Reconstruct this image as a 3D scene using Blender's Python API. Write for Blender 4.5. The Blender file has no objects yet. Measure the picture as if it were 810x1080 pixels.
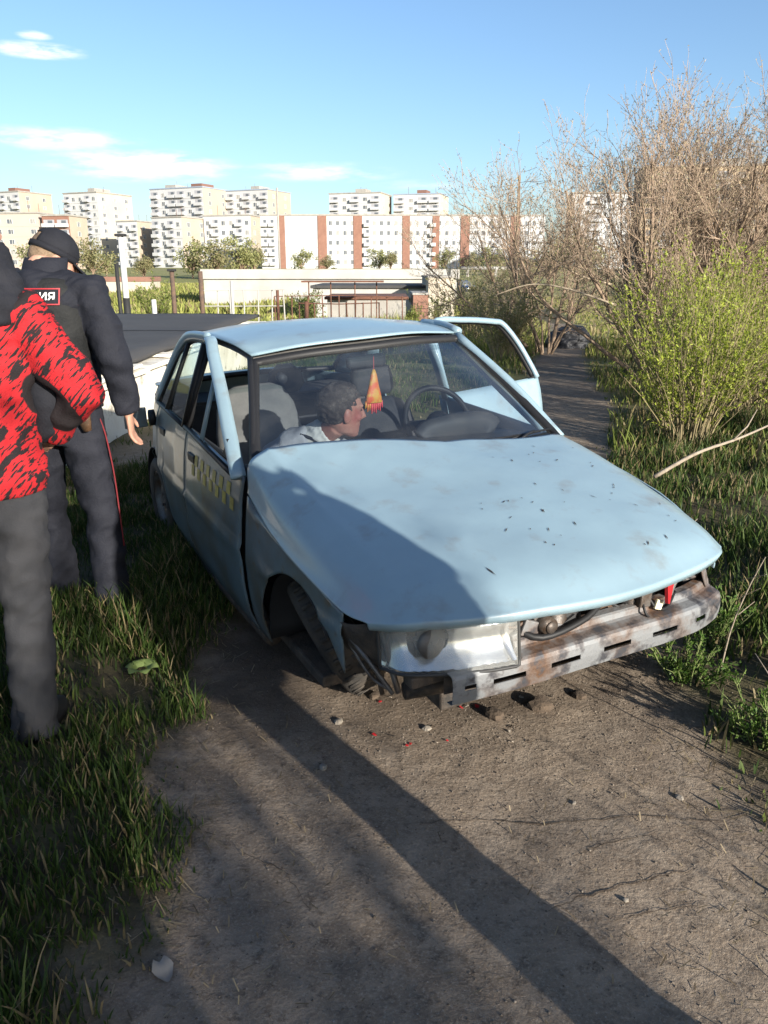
import bpy, math, random
import numpy as np
from mathutils import Vector, Matrix, noise as mnoise
random.seed(7); RNG = np.random.default_rng(11)
R = math.radians; PI = math.pi
SC = bpy.context.scene; COL = SC.collection

# ---------------------------------------------------------------- camera, sky, sun
cam = bpy.data.cameras.new('camera'); camo = bpy.data.objects.new('camera', cam); COL.objects.link(camo)
cam.sensor_fit = 'VERTICAL'; cam.sensor_height = 36; cam.lens = 36*830/1080
cam.clip_start = .05; cam.clip_end = 4000
camo.location = (0, 0, 1.69); camo.rotation_euler = (PI/2-math.atan(254/830), 0, 0)
SC.camera = camo
SUN_EL = R(17.0); SUN_D = Vector((-.60, .80, 0)).normalized()          # horizontal direction the light travels
world = bpy.data.worlds.new('World'); SC.world = world; world.use_nodes = True
wn, wl = world.node_tree.nodes, world.node_tree.links
bg = wn['Background']; bg.inputs['Strength'].default_value = .094
sky = wn.new('ShaderNodeTexSky'); sky.sky_type = 'NISHITA'; sky.sun_disc = False
sky.sun_elevation = SUN_EL; sky.sun_rotation = math.atan2(-SUN_D.x, -SUN_D.y)
sky.altitude = 100; sky.air_density = 1.0; sky.dust_density = 1.3; sky.ozone_density = 3.5
def world_clouds():                                          # flat streaks of fair-weather cloud: soft ellipses in (azimuth, elevation) broken up by noise
    tc = wn.new('ShaderNodeTexCoord'); sep = wn.new('ShaderNodeSeparateXYZ'); wl.new(tc.outputs['Generated'], sep.inputs[0])
    def mth(op, a, b=None, c=None):
        n = wn.new('ShaderNodeMath'); n.operation = op
        for i, v in enumerate((a, b, c)):
            if v is None: continue
            if isinstance(v, (int, float)): n.inputs[i].default_value = v
            else: wl.new(v, n.inputs[i])
        return n.outputs[0]
    az = mth('ARCTAN2', sep.outputs[0], sep.outputs[1]); el = mth('ARCSINE', sep.outputs[2])
    cb = wn.new('ShaderNodeCombineXYZ'); wl.new(mth('MULTIPLY', az, 16), cb.inputs[0]); wl.new(mth('MULTIPLY', el, 75), cb.inputs[1])
    nz = wn.new('ShaderNodeTexNoise'); nz.inputs['Scale'].default_value = 1.0; nz.inputs['Detail'].default_value = 8; nz.inputs['Roughness'].default_value = .6; wl.new(cb.outputs[0], nz.inputs[0])
    tot = None
    for (a0, e0, rx, ry, k) in ((-.374, .218, .062, .010, 1.0), (-.374, .231, .022, .006, .7), (-.276, .113, .13, .022, 1.0), (-.363, .136, .12, .016, .62), (-.078, .110, .12, .015, .55), (.05, .096, .10, .010, .3), (-.55, .17, .14, .016, .9), (.62, .20, .16, .014, .7), (1.3, .15, .3, .02, .9), (-1.5, .16, .3, .02, .9), (2.4, .2, .3, .02, .9), (-2.5, .18, .3, .02, .9)):
        dx = mth('DIVIDE', mth('SUBTRACT', az, a0), rx); dy = mth('DIVIDE', mth('SUBTRACT', el, e0), ry)
        d = mth('SQRT', mth('ADD', mth('MULTIPLY', dx, dx), mth('MULTIPLY', dy, dy)))
        v = mth('MULTIPLY', mth('MAXIMUM', mth('SUBTRACT', 1.0, d), 0.0), k); tot = v if tot is None else mth('MAXIMUM', tot, v)
    n2 = wn.new('ShaderNodeMapRange'); n2.inputs[1].default_value = .30; n2.inputs[2].default_value = .66; wl.new(nz.outputs[0], n2.inputs[0])
    f = wn.new('ShaderNodeMapRange'); f.interpolation_type = 'SMOOTHSTEP'; f.inputs[1].default_value = .05; f.inputs[2].default_value = .55; f.inputs[4].default_value = .8
    wl.new(mth('MULTIPLY', tot, mth('MULTIPLY_ADD', n2.outputs[0], 1.5, .1)), f.inputs[0])
    mx = wn.new('ShaderNodeMixRGB'); wl.new(f.outputs[0], mx.inputs[0]); wl.new(sky.outputs[0], mx.inputs[1]); mx.inputs[2].default_value = (5.6, 5.9, 6.6, 1)
    wl.new(mx.outputs[0], bg.inputs[0])
world_clouds()
sl = bpy.data.lights.new('sun', 'SUN'); sl.energy = 5.0; sl.angle = R(.55); sl.color = (1, .935, .83)
so = bpy.data.objects.new('sun', sl); COL.objects.link(so)
so.rotation_euler = Vector((SUN_D.x*math.cos(SUN_EL), SUN_D.y*math.cos(SUN_EL), -math.sin(SUN_EL))).to_track_quat('-Z', 'Y').to_euler()
so.location = (30, -40, 30)
vs = SC.view_settings; vs.view_transform = 'Standard'; vs.look = 'None'; vs.gamma = 1; vs.exposure = 1.2

# ---------------------------------------------------------------- materials
MATS = {}
def mat(name, c1, c2=None, scale=6., rough=.7, bump=0., bscale=40., metal=0., spec=.4, coat=0., stretch=None, lo=.35, hi=.65,
        c3=None, s3=30., lo3=.6, hi3=.72, attr=None, trans=0., bdist=.02):
    m = bpy.data.materials.new(name); m.use_nodes = True; n, l = m.node_tree.nodes, m.node_tree.links
    b = n['Principled BSDF']; b.inputs['Roughness'].default_value = rough; b.inputs['Metallic'].default_value = metal
    b.inputs['Specular IOR Level'].default_value = spec; b.inputs['Coat Weight'].default_value = coat; b.inputs['Coat Roughness'].default_value = .08
    tc = n.new('ShaderNodeTexCoord'); co = tc.outputs['Object']
    if stretch:
        mp = n.new('ShaderNodeMapping'); mp.inputs['Scale'].default_value = stretch[:3]
        if len(stretch) > 3: mp.inputs['Rotation'].default_value = stretch[3:]
        l.new(co, mp.inputs[0]); co = mp.outputs[0]
    def nz(s, d=6, ro=.6):
        t = n.new('ShaderNodeTexNoise'); t.inputs['Scale'].default_value = s; t.inputs['Detail'].default_value = d; t.inputs['Roughness'].default_value = ro
        l.new(co, t.inputs[0]); return t.outputs[0]
    def ramp(src, a, z):
        r = n.new('ShaderNodeMapRange'); r.inputs[1].default_value = a; r.inputs[2].default_value = z; l.new(src, r.inputs[0]); return r.outputs[0]
    def mix(f, a, z):
        x = n.new('ShaderNodeMixRGB')
        l.new(f, x.inputs[0])
        for i, c in ((1, a), (2, z)):
            if isinstance(c, tuple): x.inputs[i].default_value = (*c, 1)
            else: l.new(c, x.inputs[i])
        return x.outputs[0]
    c = None
    if attr:
        at = n.new('ShaderNodeVertexColor'); at.layer_name = attr; c = at.outputs[0]
    if c2: c = mix(ramp(nz(scale), lo, hi), c if c else c1, c2)
    if c3: c = mix(ramp(nz(s3), lo3, hi3), c if c else c1, c3)
    if c: l.new(c, b.inputs['Base Color'])
    else: b.inputs['Base Color'].default_value = (*c1, 1)
    if bump:
        bp = n.new('ShaderNodeBump'); bp.inputs['Strength'].default_value = bump; bp.inputs['Distance'].default_value = bdist
        l.new(nz(bscale, 8, .65), bp.inputs['Height']); l.new(bp.outputs[0], b.inputs['Normal'])
    if trans:
        tr = n.new('ShaderNodeBsdfTranslucent'); ms = n.new('ShaderNodeMixShader'); ms.inputs[0].default_value = trans
        if c: l.new(c, tr.inputs[0])
        else: tr.inputs[0].default_value = (*c1, 1)
        l.new(b.outputs[0], ms.inputs[1]); l.new(tr.outputs[0], ms.inputs[2]); l.new(ms.outputs[0], n['Material Output'].inputs[0])
    MATS[name] = m; return m
def glass(name, tint, refl=1.0, dirt=.0):
    m = bpy.data.materials.new(name); m.use_nodes = True; n, l = m.node_tree.nodes, m.node_tree.links
    n.remove(n['Principled BSDF'])
    t = n.new('ShaderNodeBsdfTransparent'); t.inputs[0].default_value = (*tint, 1)
    g = n.new('ShaderNodeBsdfGlossy'); g.inputs['Roughness'].default_value = .02
    f = n.new('ShaderNodeLayerWeight'); f.inputs[0].default_value = .5
    pw = n.new('ShaderNodeMath'); pw.operation = 'POWER'; pw.inputs[1].default_value = 5; l.new(f.outputs['Facing'], pw.inputs[0])
    mm = n.new('ShaderNodeMath'); mm.operation = 'MULTIPLY_ADD'; mm.inputs[1].default_value = .9*refl; mm.inputs[2].default_value = .07*refl; l.new(pw.outputs[0], mm.inputs[0])
    x = n.new('ShaderNodeMixShader'); l.new(mm.outputs[0], x.inputs[0]); l.new(t.outputs[0], x.inputs[1]); l.new(g.outputs[0], x.inputs[2])
    out = x.outputs[0]
    if dirt:
        d = n.new('ShaderNodeBsdfDiffuse'); d.inputs[0].default_value = (.42, .42, .40, 1)
        tc = n.new('ShaderNodeTexCoord'); z = n.new('ShaderNodeTexNoise'); z.inputs['Scale'].default_value = 4.5; z.inputs['Detail'].default_value = 8
        l.new(tc.outputs['Object'], z.inputs[0])
        r = n.new('ShaderNodeMapRange'); r.inputs[1].default_value = .40; r.inputs[2].default_value = .75; r.inputs[3].default_value = dirt*.25; r.inputs[4].default_value = dirt*1.6; l.new(z.outputs[0], r.inputs[0])
        y = n.new('ShaderNodeMixShader'); l.new(r.outputs[0], y.inputs[0]); l.new(out, y.inputs[1]); l.new(d.outputs[0], y.inputs[2]); out = y.outputs[0]
    l.new(out, n['Material Output'].inputs[0]); MATS[name] = m; return m

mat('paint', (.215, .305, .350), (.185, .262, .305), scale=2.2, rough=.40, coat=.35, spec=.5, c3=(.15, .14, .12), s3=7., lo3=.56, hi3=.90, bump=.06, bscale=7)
mat('paint_dirty_shaded', (.092, .135, .160), (.065, .060, .048), scale=3.2, rough=.38, coat=.35, lo=.38, hi=.68, c3=(.10, .08, .06), s3=14., lo3=.60, hi3=.72)  # dirt on the body paint, plus near-side shade darkened into its colour
mat('black_rubber', (.012, .012, .013), rough=.55, spec=.3)
mat('dark_plastic', (.022, .023, .026), (.035, .034, .032), scale=8, rough=.6, bump=.1, bscale=120)
mat('interior', (.03, .031, .036), (.045, .043, .042), scale=5, rough=.85)
mat('seat_cloth', (.17, .162, .15), (.12, .115, .11), scale=9, rough=.95, bump=.15, bscale=160)
mat('seat_dark', (.028, .028, .032), (.05, .048, .048), scale=7, rough=.9, bump=.2, bscale=90)
mat('tyre', (.020, .019, .018), (.06, .05, .04), scale=7, rough=.85, bump=.3, bscale=60)
mat('steel_rim', (.16, .16, .16), (.09, .06, .04), scale=12, rough=.5, metal=.5)
mat('rust_metal', (.165, .17, .175), (.095, .052, .03), scale=6.5, rough=.55, metal=.2, lo=.44, hi=.60, c3=(.045, .046, .052), s3=13, lo3=.50, hi3=.62, bump=.25, bscale=28)
mat('bare_metal', (.13, .125, .12), (.065, .04, .025), scale=10, rough=.45, metal=.4, lo=.45, hi=.68, bump=.3, bscale=24)
mat('grime', (.02, .018, .016), (.075, .055, .04), scale=14, rough=.75, bump=.5, bscale=30)
mat('chrome', (.7, .7, .7), rough=.15, metal=1.)
mat('red_plastic', (.36, .015, .02), (.24, .012, .016), scale=9, rough=.35, spec=.5)
mat('yellow_decal', (.42, .34, .05), (.26, .20, .05), scale=40, rough=.5)
mat('cream_label', (.65, .60, .42), rough=.6)
glass('windscreen', (.66, .72, .77), 2.0, .04)
glass('side_glass', (.70, .78, .78), 1.0, .02)
glass('lamp_glass', (.90, .91, .90), 1.2, .40)
mat('reflector', (.75, .76, .76), rough=.22, metal=.85)
mat('cloth_black', (0.0084, 0.0091, 0.0126), (0.0140, 0.0147, 0.0196), scale=12, rough=.85, spec=.25, bump=.25, bscale=140)
mat('cloth_navy', (0.0077, 0.0088, 0.0143), (0.0121, 0.0132, 0.0198), scale=7, rough=.8, spec=.3, bump=.3, bscale=120)
mat('cloth_vest', (0.0070, 0.0077, 0.0084), (0.0119, 0.0126, 0.0126), scale=14, rough=.75, spec=.3, bump=.3, bscale=90)
mat('cloth_grey', (0.0252, 0.0258, 0.0288), (0.0330, 0.0330, 0.0360), scale=8, rough=.9, spec=.25, bump=.2, bscale=160)
mat('cloth_pale', (.30, .30, .31), (.20, .20, .21), scale=9, rough=.9, bump=.3, bscale=50)
mat('cloth_white', (.55, .54, .50), (.40, .39, .36), scale=14, rough=.9)
mat('skin', (.42, .235, .165), (.36, .19, .135), scale=22, rough=.55, spec=.35, bump=.08, bscale=120)
mat('skin_ruddy', (.34, .175, .125), (.27, .105, .08), scale=12, rough=.55, spec=.35, lo=.42, hi=.68, c3=(.24, .06, .05), s3=9, lo3=.52, hi3=.72)
mat('hair_dark', (.020, .014, .010), (.06, .045, .035), scale=70, rough=.6, bump=.5, bscale=150)
mat('hair_fair', (.13, .085, .05), (.20, .14, .09), scale=90, rough=.7, bump=.4, bscale=180)
mat('hair_greying', (.026, .017, .013), (.11, .09, .075), scale=28, rough=.7, bump=.6, bscale=150, lo=.5, hi=.72)
mat('leather_brown', (.10, .055, .03), (.05, .03, .018), scale=18, rough=.5, bump=.3, bscale=60)
mat('red_trim', (.30, .015, .022), rough=.6)
mat('stripe_red', (.13, .010, .014), rough=.8)
mat('white_print', (.75, .75, .72), rough=.7)
mat('gold_cloth', (.55, .30, .05), (.60, .10, .03), scale=22, rough=.45, lo=.42, hi=.58)
mat('red_cloth', (.55, .04, .06), (.60, .12, .10), scale=30, rough=.6)
mat('wood_dead', (.30, .25, .19), (.20, .16, .12), scale=14, rough=.9, bump=.4, bscale=40)
mat('bark', (.20, .14, .095), (.27, .20, .14), scale=12, rough=.9)
mat('bark_pale', (.34, .28, .20), (.26, .20, .14), scale=10, rough=.9)
mat('leaf_var', (.1, .2, .03), attr='tint', rough=.55, spec=.3, trans=.35)
mat('grass_var', (.1, .2, .03), attr='tint', rough=.6, spec=.25, trans=.30)
mat('twig_var', (.1, .1, .1), attr='tint', rough=.9)
mat('plaster', (.72, .68, .59), (.58, .53, .44), scale=1.6, rough=.92, lo=.42, hi=.66, c3=(.28, .25, .20), s3=5, lo3=.58, hi3=.70, bump=.5, bscale=14)
mat('roofing_felt', (.040, .039, .040), (.055, .053, .052), scale=.9, rough=.88, c3=(.12, .115, .11), s3=3.0, lo3=.66, hi3=.74, bump=.4, bscale=9)
mat('concrete', (0.315, 0.300, 0.270), (0.240, 0.225, 0.203), scale=.8, rough=.95, bump=.3, bscale=6)
mat('concrete_white', (0.384, 0.372, 0.347), (0.310, 0.298, 0.273), scale=.5, rough=.95)
mat('rusty_steel', (.15, .065, .04), (.09, .045, .03), scale=6, rough=.85)
mat('post_brown', (.12, .075, .05), (.07, .05, .04), scale=9, rough=.9)
mat('paint_white', (0.576, 0.568, 0.544), (0.440, 0.432, 0.400), scale=5, rough=.8)
mat('paint_black', (.018, .018, .018), rough=.7)
mat('brick_red', (0.230, 0.123, 0.089), (0.187, 0.098, 0.072), scale=.8, rough=.95)
mat('panel_white', (.47, .475, .475), (.41, .415, .415), scale=.12, rough=.95)
mat('panel_cream', (0.449, 0.394, 0.313), (0.394, 0.347, 0.272), scale=.12, rough=.95)
mat('panel_tan', (0.375, 0.315, 0.247), (0.330, 0.270, 0.210), scale=.12, rough=.95)
mat('panel_beige', (0.464, 0.360, 0.232), (0.416, 0.320, 0.208), scale=.12, rough=.95)
mat('panel_pink', (0.422, 0.354, 0.306), (0.374, 0.313, 0.272), scale=.12, rough=.95)
mat('window_pane', (0.102, 0.114, 0.129), rough=.25, spec=.5)
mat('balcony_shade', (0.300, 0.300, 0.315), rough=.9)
mat('roof_blue', (.24, .29, .36), rough=.8)
mat('pane_light', (.26, .255, .24), rough=.5)
mat('roof_brown', (0.168, 0.091, 0.070), rough=.9)
mat('stone', (.26, .225, .18), (.19, .165, .135), scale=9, rough=.95, bump=.5, bscale=22)
mat('clod', (.055, .040, .028), (.09, .065, .045), scale=16, rough=1, bump=.6, bscale=30)
mat('dry_leaf', (.33, .28, .22), (.24, .20, .16), scale=16, rough=.9)
mat('weed_leaf', (.22, .28, .09), (.16, .22, .06), scale=30, rough=.6, trans=.3)
mat('tarp', (.012, .013, .017), rough=.6)
mat('car_navy', (.02, .035, .08), rough=.35, coat=.5)

def jacket_material():
    m = bpy.data.materials.new('red_brushed_jacket'); m.use_nodes = True; n, l = m.node_tree.nodes, m.node_tree.links
    b = n['Principled BSDF']; b.inputs['Roughness'].default_value = .85; b.inputs['Specular IOR Level'].default_value = .2
    tc = n.new('ShaderNodeTexCoord')
    def strokes(sc, rot, a, z, det=3):
        mp = n.new('ShaderNodeMapping'); mp.vector_type = 'TEXTURE'; mp.inputs['Rotation'].default_value = (0, rot, 0); mp.inputs['Scale'].default_value = tuple(1/q for q in sc)
        l.new(tc.outputs['Object'], mp.inputs[0])
        t = n.new('ShaderNodeTexNoise'); t.inputs['Scale'].default_value = 1; t.inputs['Detail'].default_value = det; l.new(mp.outputs[0], t.inputs[0])
        r = n.new('ShaderNodeMapRange'); r.inputs[1].default_value = a; r.inputs[2].default_value = z; l.new(t.outputs[0], r.inputs[0]); return r.outputs[0]
    fine = strokes((150, 30, 17), R(40), .535, .555); big = strokes((30, 12, 8), R(40), .585, .60, 6)
    mm = n.new('ShaderNodeMath'); mm.operation = 'MAXIMUM'; l.new(fine, mm.inputs[0]); l.new(big, mm.inputs[1])
    # black underarm panel sewn into the sleeve: an ellipsoid region of the garment
    mp = n.new('ShaderNodeMapping'); mp.vector_type = 'TEXTURE'; mp.inputs['Location'].default_value = (.262, -.05, 1.150); mp.inputs['Scale'].default_value = (.062, .16, .125); mp.inputs['Rotation'].default_value = (0, R(-24), 0)
    l.new(tc.outputs['Object'], mp.inputs[0]); ln = n.new('ShaderNodeVectorMath'); ln.operation = 'LENGTH'; l.new(mp.outputs[0], ln.inputs[0])
    pr = n.new('ShaderNodeMapRange'); pr.inputs[1].default_value = 1.02; pr.inputs[2].default_value = .98; l.new(ln.outputs['Value'], pr.inputs[0])
    m2 = n.new('ShaderNodeMath'); m2.operation = 'MAXIMUM'; l.new(mm.outputs[0], m2.inputs[0]); l.new(pr.outputs[0], m2.inputs[1]); mm = m2
    x = n.new('ShaderNodeMixRGB'); x.inputs[1].default_value = (.33, .014, .018, 1); x.inputs[2].default_value = (.014, .011, .012, 1)
    l.new(mm.outputs[0], x.inputs[0]); l.new(x.outputs[0], b.inputs['Base Color'])
    bp = n.new('ShaderNodeBump'); bp.inputs['Strength'].default_value = .25; bp.inputs['Distance'].default_value = .01
    t = n.new('ShaderNodeTexNoise'); t.inputs['Scale'].default_value = 160; l.new(tc.outputs['Object'], t.inputs[0]); l.new(t.outputs[0], bp.inputs['Height']); l.new(bp.outputs[0], b.inputs['Normal'])
    MATS['red_brushed_jacket'] = m
jacket_material()

def ground_material():
    m = bpy.data.materials.new('ground'); m.use_nodes = True; n, l = m.node_tree.nodes, m.node_tree.links
    b = n['Principled BSDF']; b.inputs['Roughness'].default_value = .95; b.inputs['Specular IOR Level'].default_value = .2
    tc = n.new('ShaderNodeTexCoord'); at = n.new('ShaderNodeVertexColor'); at.layer_name = 'tint'
    sep = n.new('ShaderNodeSeparateColor'); l.new(at.outputs[0], sep.inputs[0])
    def nz(s, d=8, ro=.62):
        t = n.new('ShaderNodeTexNoise'); t.inputs['Scale'].default_value = s; t.inputs['Detail'].default_value = d; t.inputs['Roughness'].default_value = ro
        l.new(tc.outputs['Object'], t.inputs[0]); return t.outputs[0]
    def rg(src, a, z, o0=0., o1=1.):
        r = n.new('ShaderNodeMapRange'); r.inputs[1].default_value = a; r.inputs[2].default_value = z; r.inputs[3].default_value = o0; r.inputs[4].default_value = o1; l.new(src, r.inputs[0]); return r.outputs[0]
    def mix(f, a, z, bt='MIX'):
        x = n.new('ShaderNodeMixRGB'); x.blend_type = bt
        if isinstance(f, float): x.inputs[0].default_value = f
        else: l.new(f, x.inputs[0])
        for i, c in ((1, a), (2, z)):
            if isinstance(c, tuple): x.inputs[i].default_value = (*c, 1)
            else: l.new(c, x.inputs[i])
        return x.outputs[0]
    # packed earth: pale worn crust, darker damp patches, grit of several sizes
    dirt = mix(rg(nz(1.1), .35, .65), (.225, .175, .128), (.155, .118, .086))
    dirt = mix(rg(nz(7), .46, .66), dirt, (.262, .210, .158))
    dirt = mix(rg(nz(26, 6, .7), .50, .68), dirt, (.105, .080, .059))
    dirt = mix(rg(nz(120, 4, .7), .50, .70), dirt, (.285, .235, .182))
    vo = n.new('ShaderNodeTexVoronoi'); vo.inputs['Scale'].default_value = 75; l.new(tc.outputs['Object'], vo.inputs[0])
    speck = rg(vo.outputs['Distance'], .16, .08)
    gate = n.new('ShaderNodeMath'); gate.operation = 'MULTIPLY'; l.new(speck, gate.inputs[0]); l.new(rg(nz(20), .52, .60), gate.inputs[1])
    dirt = mix(gate.outputs[0], dirt, (.035, .026, .020))
    vo2 = n.new('ShaderNodeTexVoronoi'); vo2.inputs['Scale'].default_value = 46; l.new(tc.outputs['Object'], vo2.inputs[0])
    g2 = n.new('ShaderNodeMath'); g2.operation = 'MULTIPLY'; l.new(rg(vo2.outputs['Distance'], .13, .07), g2.inputs[0]); l.new(rg(nz(15), .56, .62), g2.inputs[1])
    dirt = mix(g2.outputs[0], dirt, (.38, .34, .29))
    soil = mix(rg(nz(9), .4, .6), (.052, .042, .026), (.085, .074, .036))
    field = mix(rg(nz(.35), .38, .62), (.20, .205, .065), (.24, .215, .10))
    field = mix(rg(nz(3.0), .45, .65), field, (.15, .175, .05))
    far = mix(rg(nz(.03), .45, .6), field, (.22, .205, .10))
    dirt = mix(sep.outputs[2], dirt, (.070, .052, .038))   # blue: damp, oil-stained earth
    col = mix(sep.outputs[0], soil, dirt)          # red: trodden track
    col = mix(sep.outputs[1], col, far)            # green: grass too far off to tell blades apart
    l.new(col, b.inputs['Base Color'])
    bp = n.new('ShaderNodeBump'); bp.inputs['Strength'].default_value = .75; bp.inputs['Distance'].default_value = .022
    h1 = n.new('ShaderNodeMath'); h1.operation = 'MULTIPLY_ADD'; h1.inputs[1].default_value = .55; l.new(nz(70, 6, .7), h1.inputs[0]); l.new(nz(13, 8, .7), h1.inputs[2])
    h2 = n.new('ShaderNodeMath'); h2.operation = 'MULTIPLY_ADD'; h2.inputs[1].default_value = .25; l.new(g2.outputs[0], h2.inputs[0]); l.new(h1.outputs[0], h2.inputs[2])
    l.new(h2.outputs[0], bp.inputs['Height']); l.new(bp.outputs[0], b.inputs['Normal'])
    MATS['ground'] = m
ground_material()

# ---------------------------------------------------------------- helpers
def tag(o, label=None, cat=None, group=None, kind=None):
    if label: o['label'] = label
    if cat: o['category'] = cat
    if group: o['group'] = group
    if kind: o['kind'] = kind
    return o
def empty(name, loc=(0, 0, 0), rz=0., label=None, cat=None, group=None):
    o = bpy.data.objects.new(name, None); COL.objects.link(o); o.location = loc; o.rotation_euler = (0, 0, rz)
    o.empty_display_size = .1
    return tag(o, label, cat, group)
def link(name, me, parent=None, loc=None, rot=None, scale=None):
    o = bpy.data.objects.new(name, me); COL.objects.link(o)
    if parent: o.parent = parent
    if loc is not None: o.location = loc
    if rot is not None: o.rotation_euler = rot
    if scale is not None: o.scale = scale
    return o
def copy_tree(o, parent=None):
    c = o.copy(); COL.objects.link(c); c.parent = parent
    for ch in list(o.children): copy_tree(ch, c)
    return c
class MB:
    def __init__(s): s.v = []; s.f = []; s.m = []; s.mi = 0
    def add(s, vs, fs):
        k = len(s.v); s.v += [tuple(p) for p in vs]; s.f += [tuple(i+k for i in q) for q in fs]; s.m += [s.mi]*len(fs); return s
    def box(s, c, d, M=None):
        x, y, z = d[0]/2, d[1]/2, d[2]/2
        vs = [Vector((i*x, j*y, k*z)) for i in (-1, 1) for j in (-1, 1) for k in (-1, 1)]
        if M: vs = [M @ v for v in vs]
        vs = [v+Vector(c) for v in vs]
        return s.add(vs, [(0, 1, 3, 2), (4, 6, 7, 5), (0, 4, 5, 1), (2, 3, 7, 6), (0, 2, 6, 4), (1, 5, 7, 3)])
    def tube(s, pts, rad, n=8, cap=True, flat=None):
        pts = [Vector(p) for p in pts]; N = len(pts)
        if not hasattr(rad, '__len__'): rad = [rad]*N
        t = [(pts[min(i+1, N-1)]-pts[max(i-1, 0)]).normalized() for i in range(N)]
        a = Vector((0, 0, 1)) if abs(t[0].z) < .9 else Vector((1, 0, 0))
        if flat is not None: a = Vector(flat)
        u = (a-t[0]*a.dot(t[0])).normalized(); vs = []
        for i in range(N):
            u = (u-t[i]*u.dot(t[i])).normalized(); w = t[i].cross(u); r = rad[i]
            ru, rw = r if hasattr(r, '__len__') else (r, r)
            vs += [pts[i]+u*(ru*math.cos(2*PI*k/n+PI/n))+w*(rw*math.sin(2*PI*k/n+PI/n)) for k in range(n)]
        fs = [(i*n+k, i*n+(k+1) % n, (i+1)*n+(k+1) % n, (i+1)*n+k) for i in range(N-1) for k in range(n)]
        if cap: fs += [tuple(range(n-1, -1, -1)), tuple(range((N-1)*n, N*n))]
        return s.add(vs, fs)
    def rings(s, rs, n=24, M=None, p=2.0):                  # rs: (x, y, z, rx, ry) horizontal rings, superellipse power p
        vs = []
        for (x, y, z, rx, ry) in rs:
            for k in range(n):
                a = 2*PI*k/n; ca, sa = math.cos(a), math.sin(a)
                v = Vector((x+rx*math.copysign(abs(ca)**(2/p), ca), y+ry*math.copysign(abs(sa)**(2/p), sa), z))
                vs.append(M @ v if M else v)
        N = len(rs)
        fs = [(i*n+k, i*n+(k+1) % n, (i+1)*n+(k+1) % n, (i+1)*n+k) for i in range(N-1) for k in range(n)]
        fs += [tuple(range(n-1, -1, -1)), tuple(range((N-1)*n, N*n))]
        return s.add(vs, fs)
    def ball(s, c, r, M=None, nu=12, nv=8):
        rr = r if hasattr(r, '__len__') else (r, r, r); vs = []
        for j in range(nv+1):
            th = PI*j/nv
            for k in range(nu):
                ph = 2*PI*k/nu
                v = Vector((rr[0]*math.sin(th)*math.cos(ph), rr[1]*math.sin(th)*math.sin(ph), rr[2]*math.cos(th)))+Vector(c)
                vs.append(M @ v if M else v)
        return s.add(vs, [(j*nu+k, (j+1)*nu+k, (j+1)*nu+(k+1) % nu, j*nu+(k+1) % nu) for j in range(nv) for k in range(nu)])
    def grid(s, P):                                          # P[i][j] points
        n, m = len(P), len(P[0])
        return s.add([p for r in P for p in r], [(i*m+j, (i+1)*m+j, (i+1)*m+j+1, i*m+j+1) for i in range(n-1) for j in range(m-1)])
    def mesh(s, name, mats, smooth=False):
        me = bpy.data.meshes.new(name); me.from_pydata(s.v, [], s.f)
        for q in ([mats] if isinstance(mats, str) else mats): me.materials.append(MATS[q])
        me.polygons.foreach_set('material_index', s.m)
        if smooth: me.polygons.foreach_set('use_smooth', [True]*len(s.f))
        me.validate(); me.update(); return me
    def build(s, name, mats, parent=None, smooth=False, solid=0., bevel=0., sub=0, **k):
        o = link(name, s.mesh(name, mats, smooth), parent, **k)
        if sub: q = o.modifiers.new('sub', 'SUBSURF'); q.levels = q.render_levels = sub
        if solid: q = o.modifiers.new('solid', 'SOLIDIFY'); q.thickness = solid; q.offset = 0
        if bevel: q = o.modifiers.new('bevel', 'BEVEL'); q.width = bevel; q.segments = 2; q.limit_method = 'ANGLE'
        return o
def np_mesh(name, V, T, mat_, tint=None, smooth=False):     # triangles from numpy; tint: one colour per vertex
    me = bpy.data.meshes.new(name); V = np.ascontiguousarray(V, np.float32); T = np.ascontiguousarray(T, np.int32)
    me.vertices.add(len(V)); me.vertices.foreach_set('co', V.ravel())
    me.loops.add(T.size); me.loops.foreach_set('vertex_index', T.ravel())
    me.polygons.add(len(T)); me.polygons.foreach_set('loop_start', np.arange(0, T.size, T.shape[1], dtype=np.int32))
    if smooth: me.polygons.foreach_set('use_smooth', np.ones(len(T), bool))
    me.update(calc_edges=True); me.materials.append(MATS[mat_])
    if tint is not None:
        a = me.color_attributes.new('tint', 'FLOAT_COLOR', 'POINT'); c = np.ones((len(V), 4), np.float32); c[:, :3] = tint
        a.data.foreach_set('color', c.ravel())
    return me
def vnoise(x, y, seed=0):                                    # smooth value noise, numpy
    x = np.asarray(x, float)+seed*17.13; y = np.asarray(y, float)-seed*9.71
    xi, yi = np.floor(x), np.floor(y); fx, fy = x-xi, y-yi; fx = fx*fx*(3-2*fx); fy = fy*fy*(3-2*fy)
    h = lambda a, b: np.modf(np.abs(np.sin(a*127.1+b*311.7+seed*3.3)*43758.5453))[0]
    return (h(xi, yi)*(1-fx)+h(xi+1, yi)*fx)*(1-fy)+(h(xi, yi+1)*(1-fx)+h(xi+1, yi+1)*fx)*fy
def fbm(x, y, seed=0, o=4):
    s = 0; a = .5
    for i in range(o): s = s+a*vnoise(x, y, seed+i); x = x*2.03; y = y*2.03; a *= .5
    return s
def lerp1(x, xs, ys): return float(np.interp(x, xs, ys))
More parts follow.
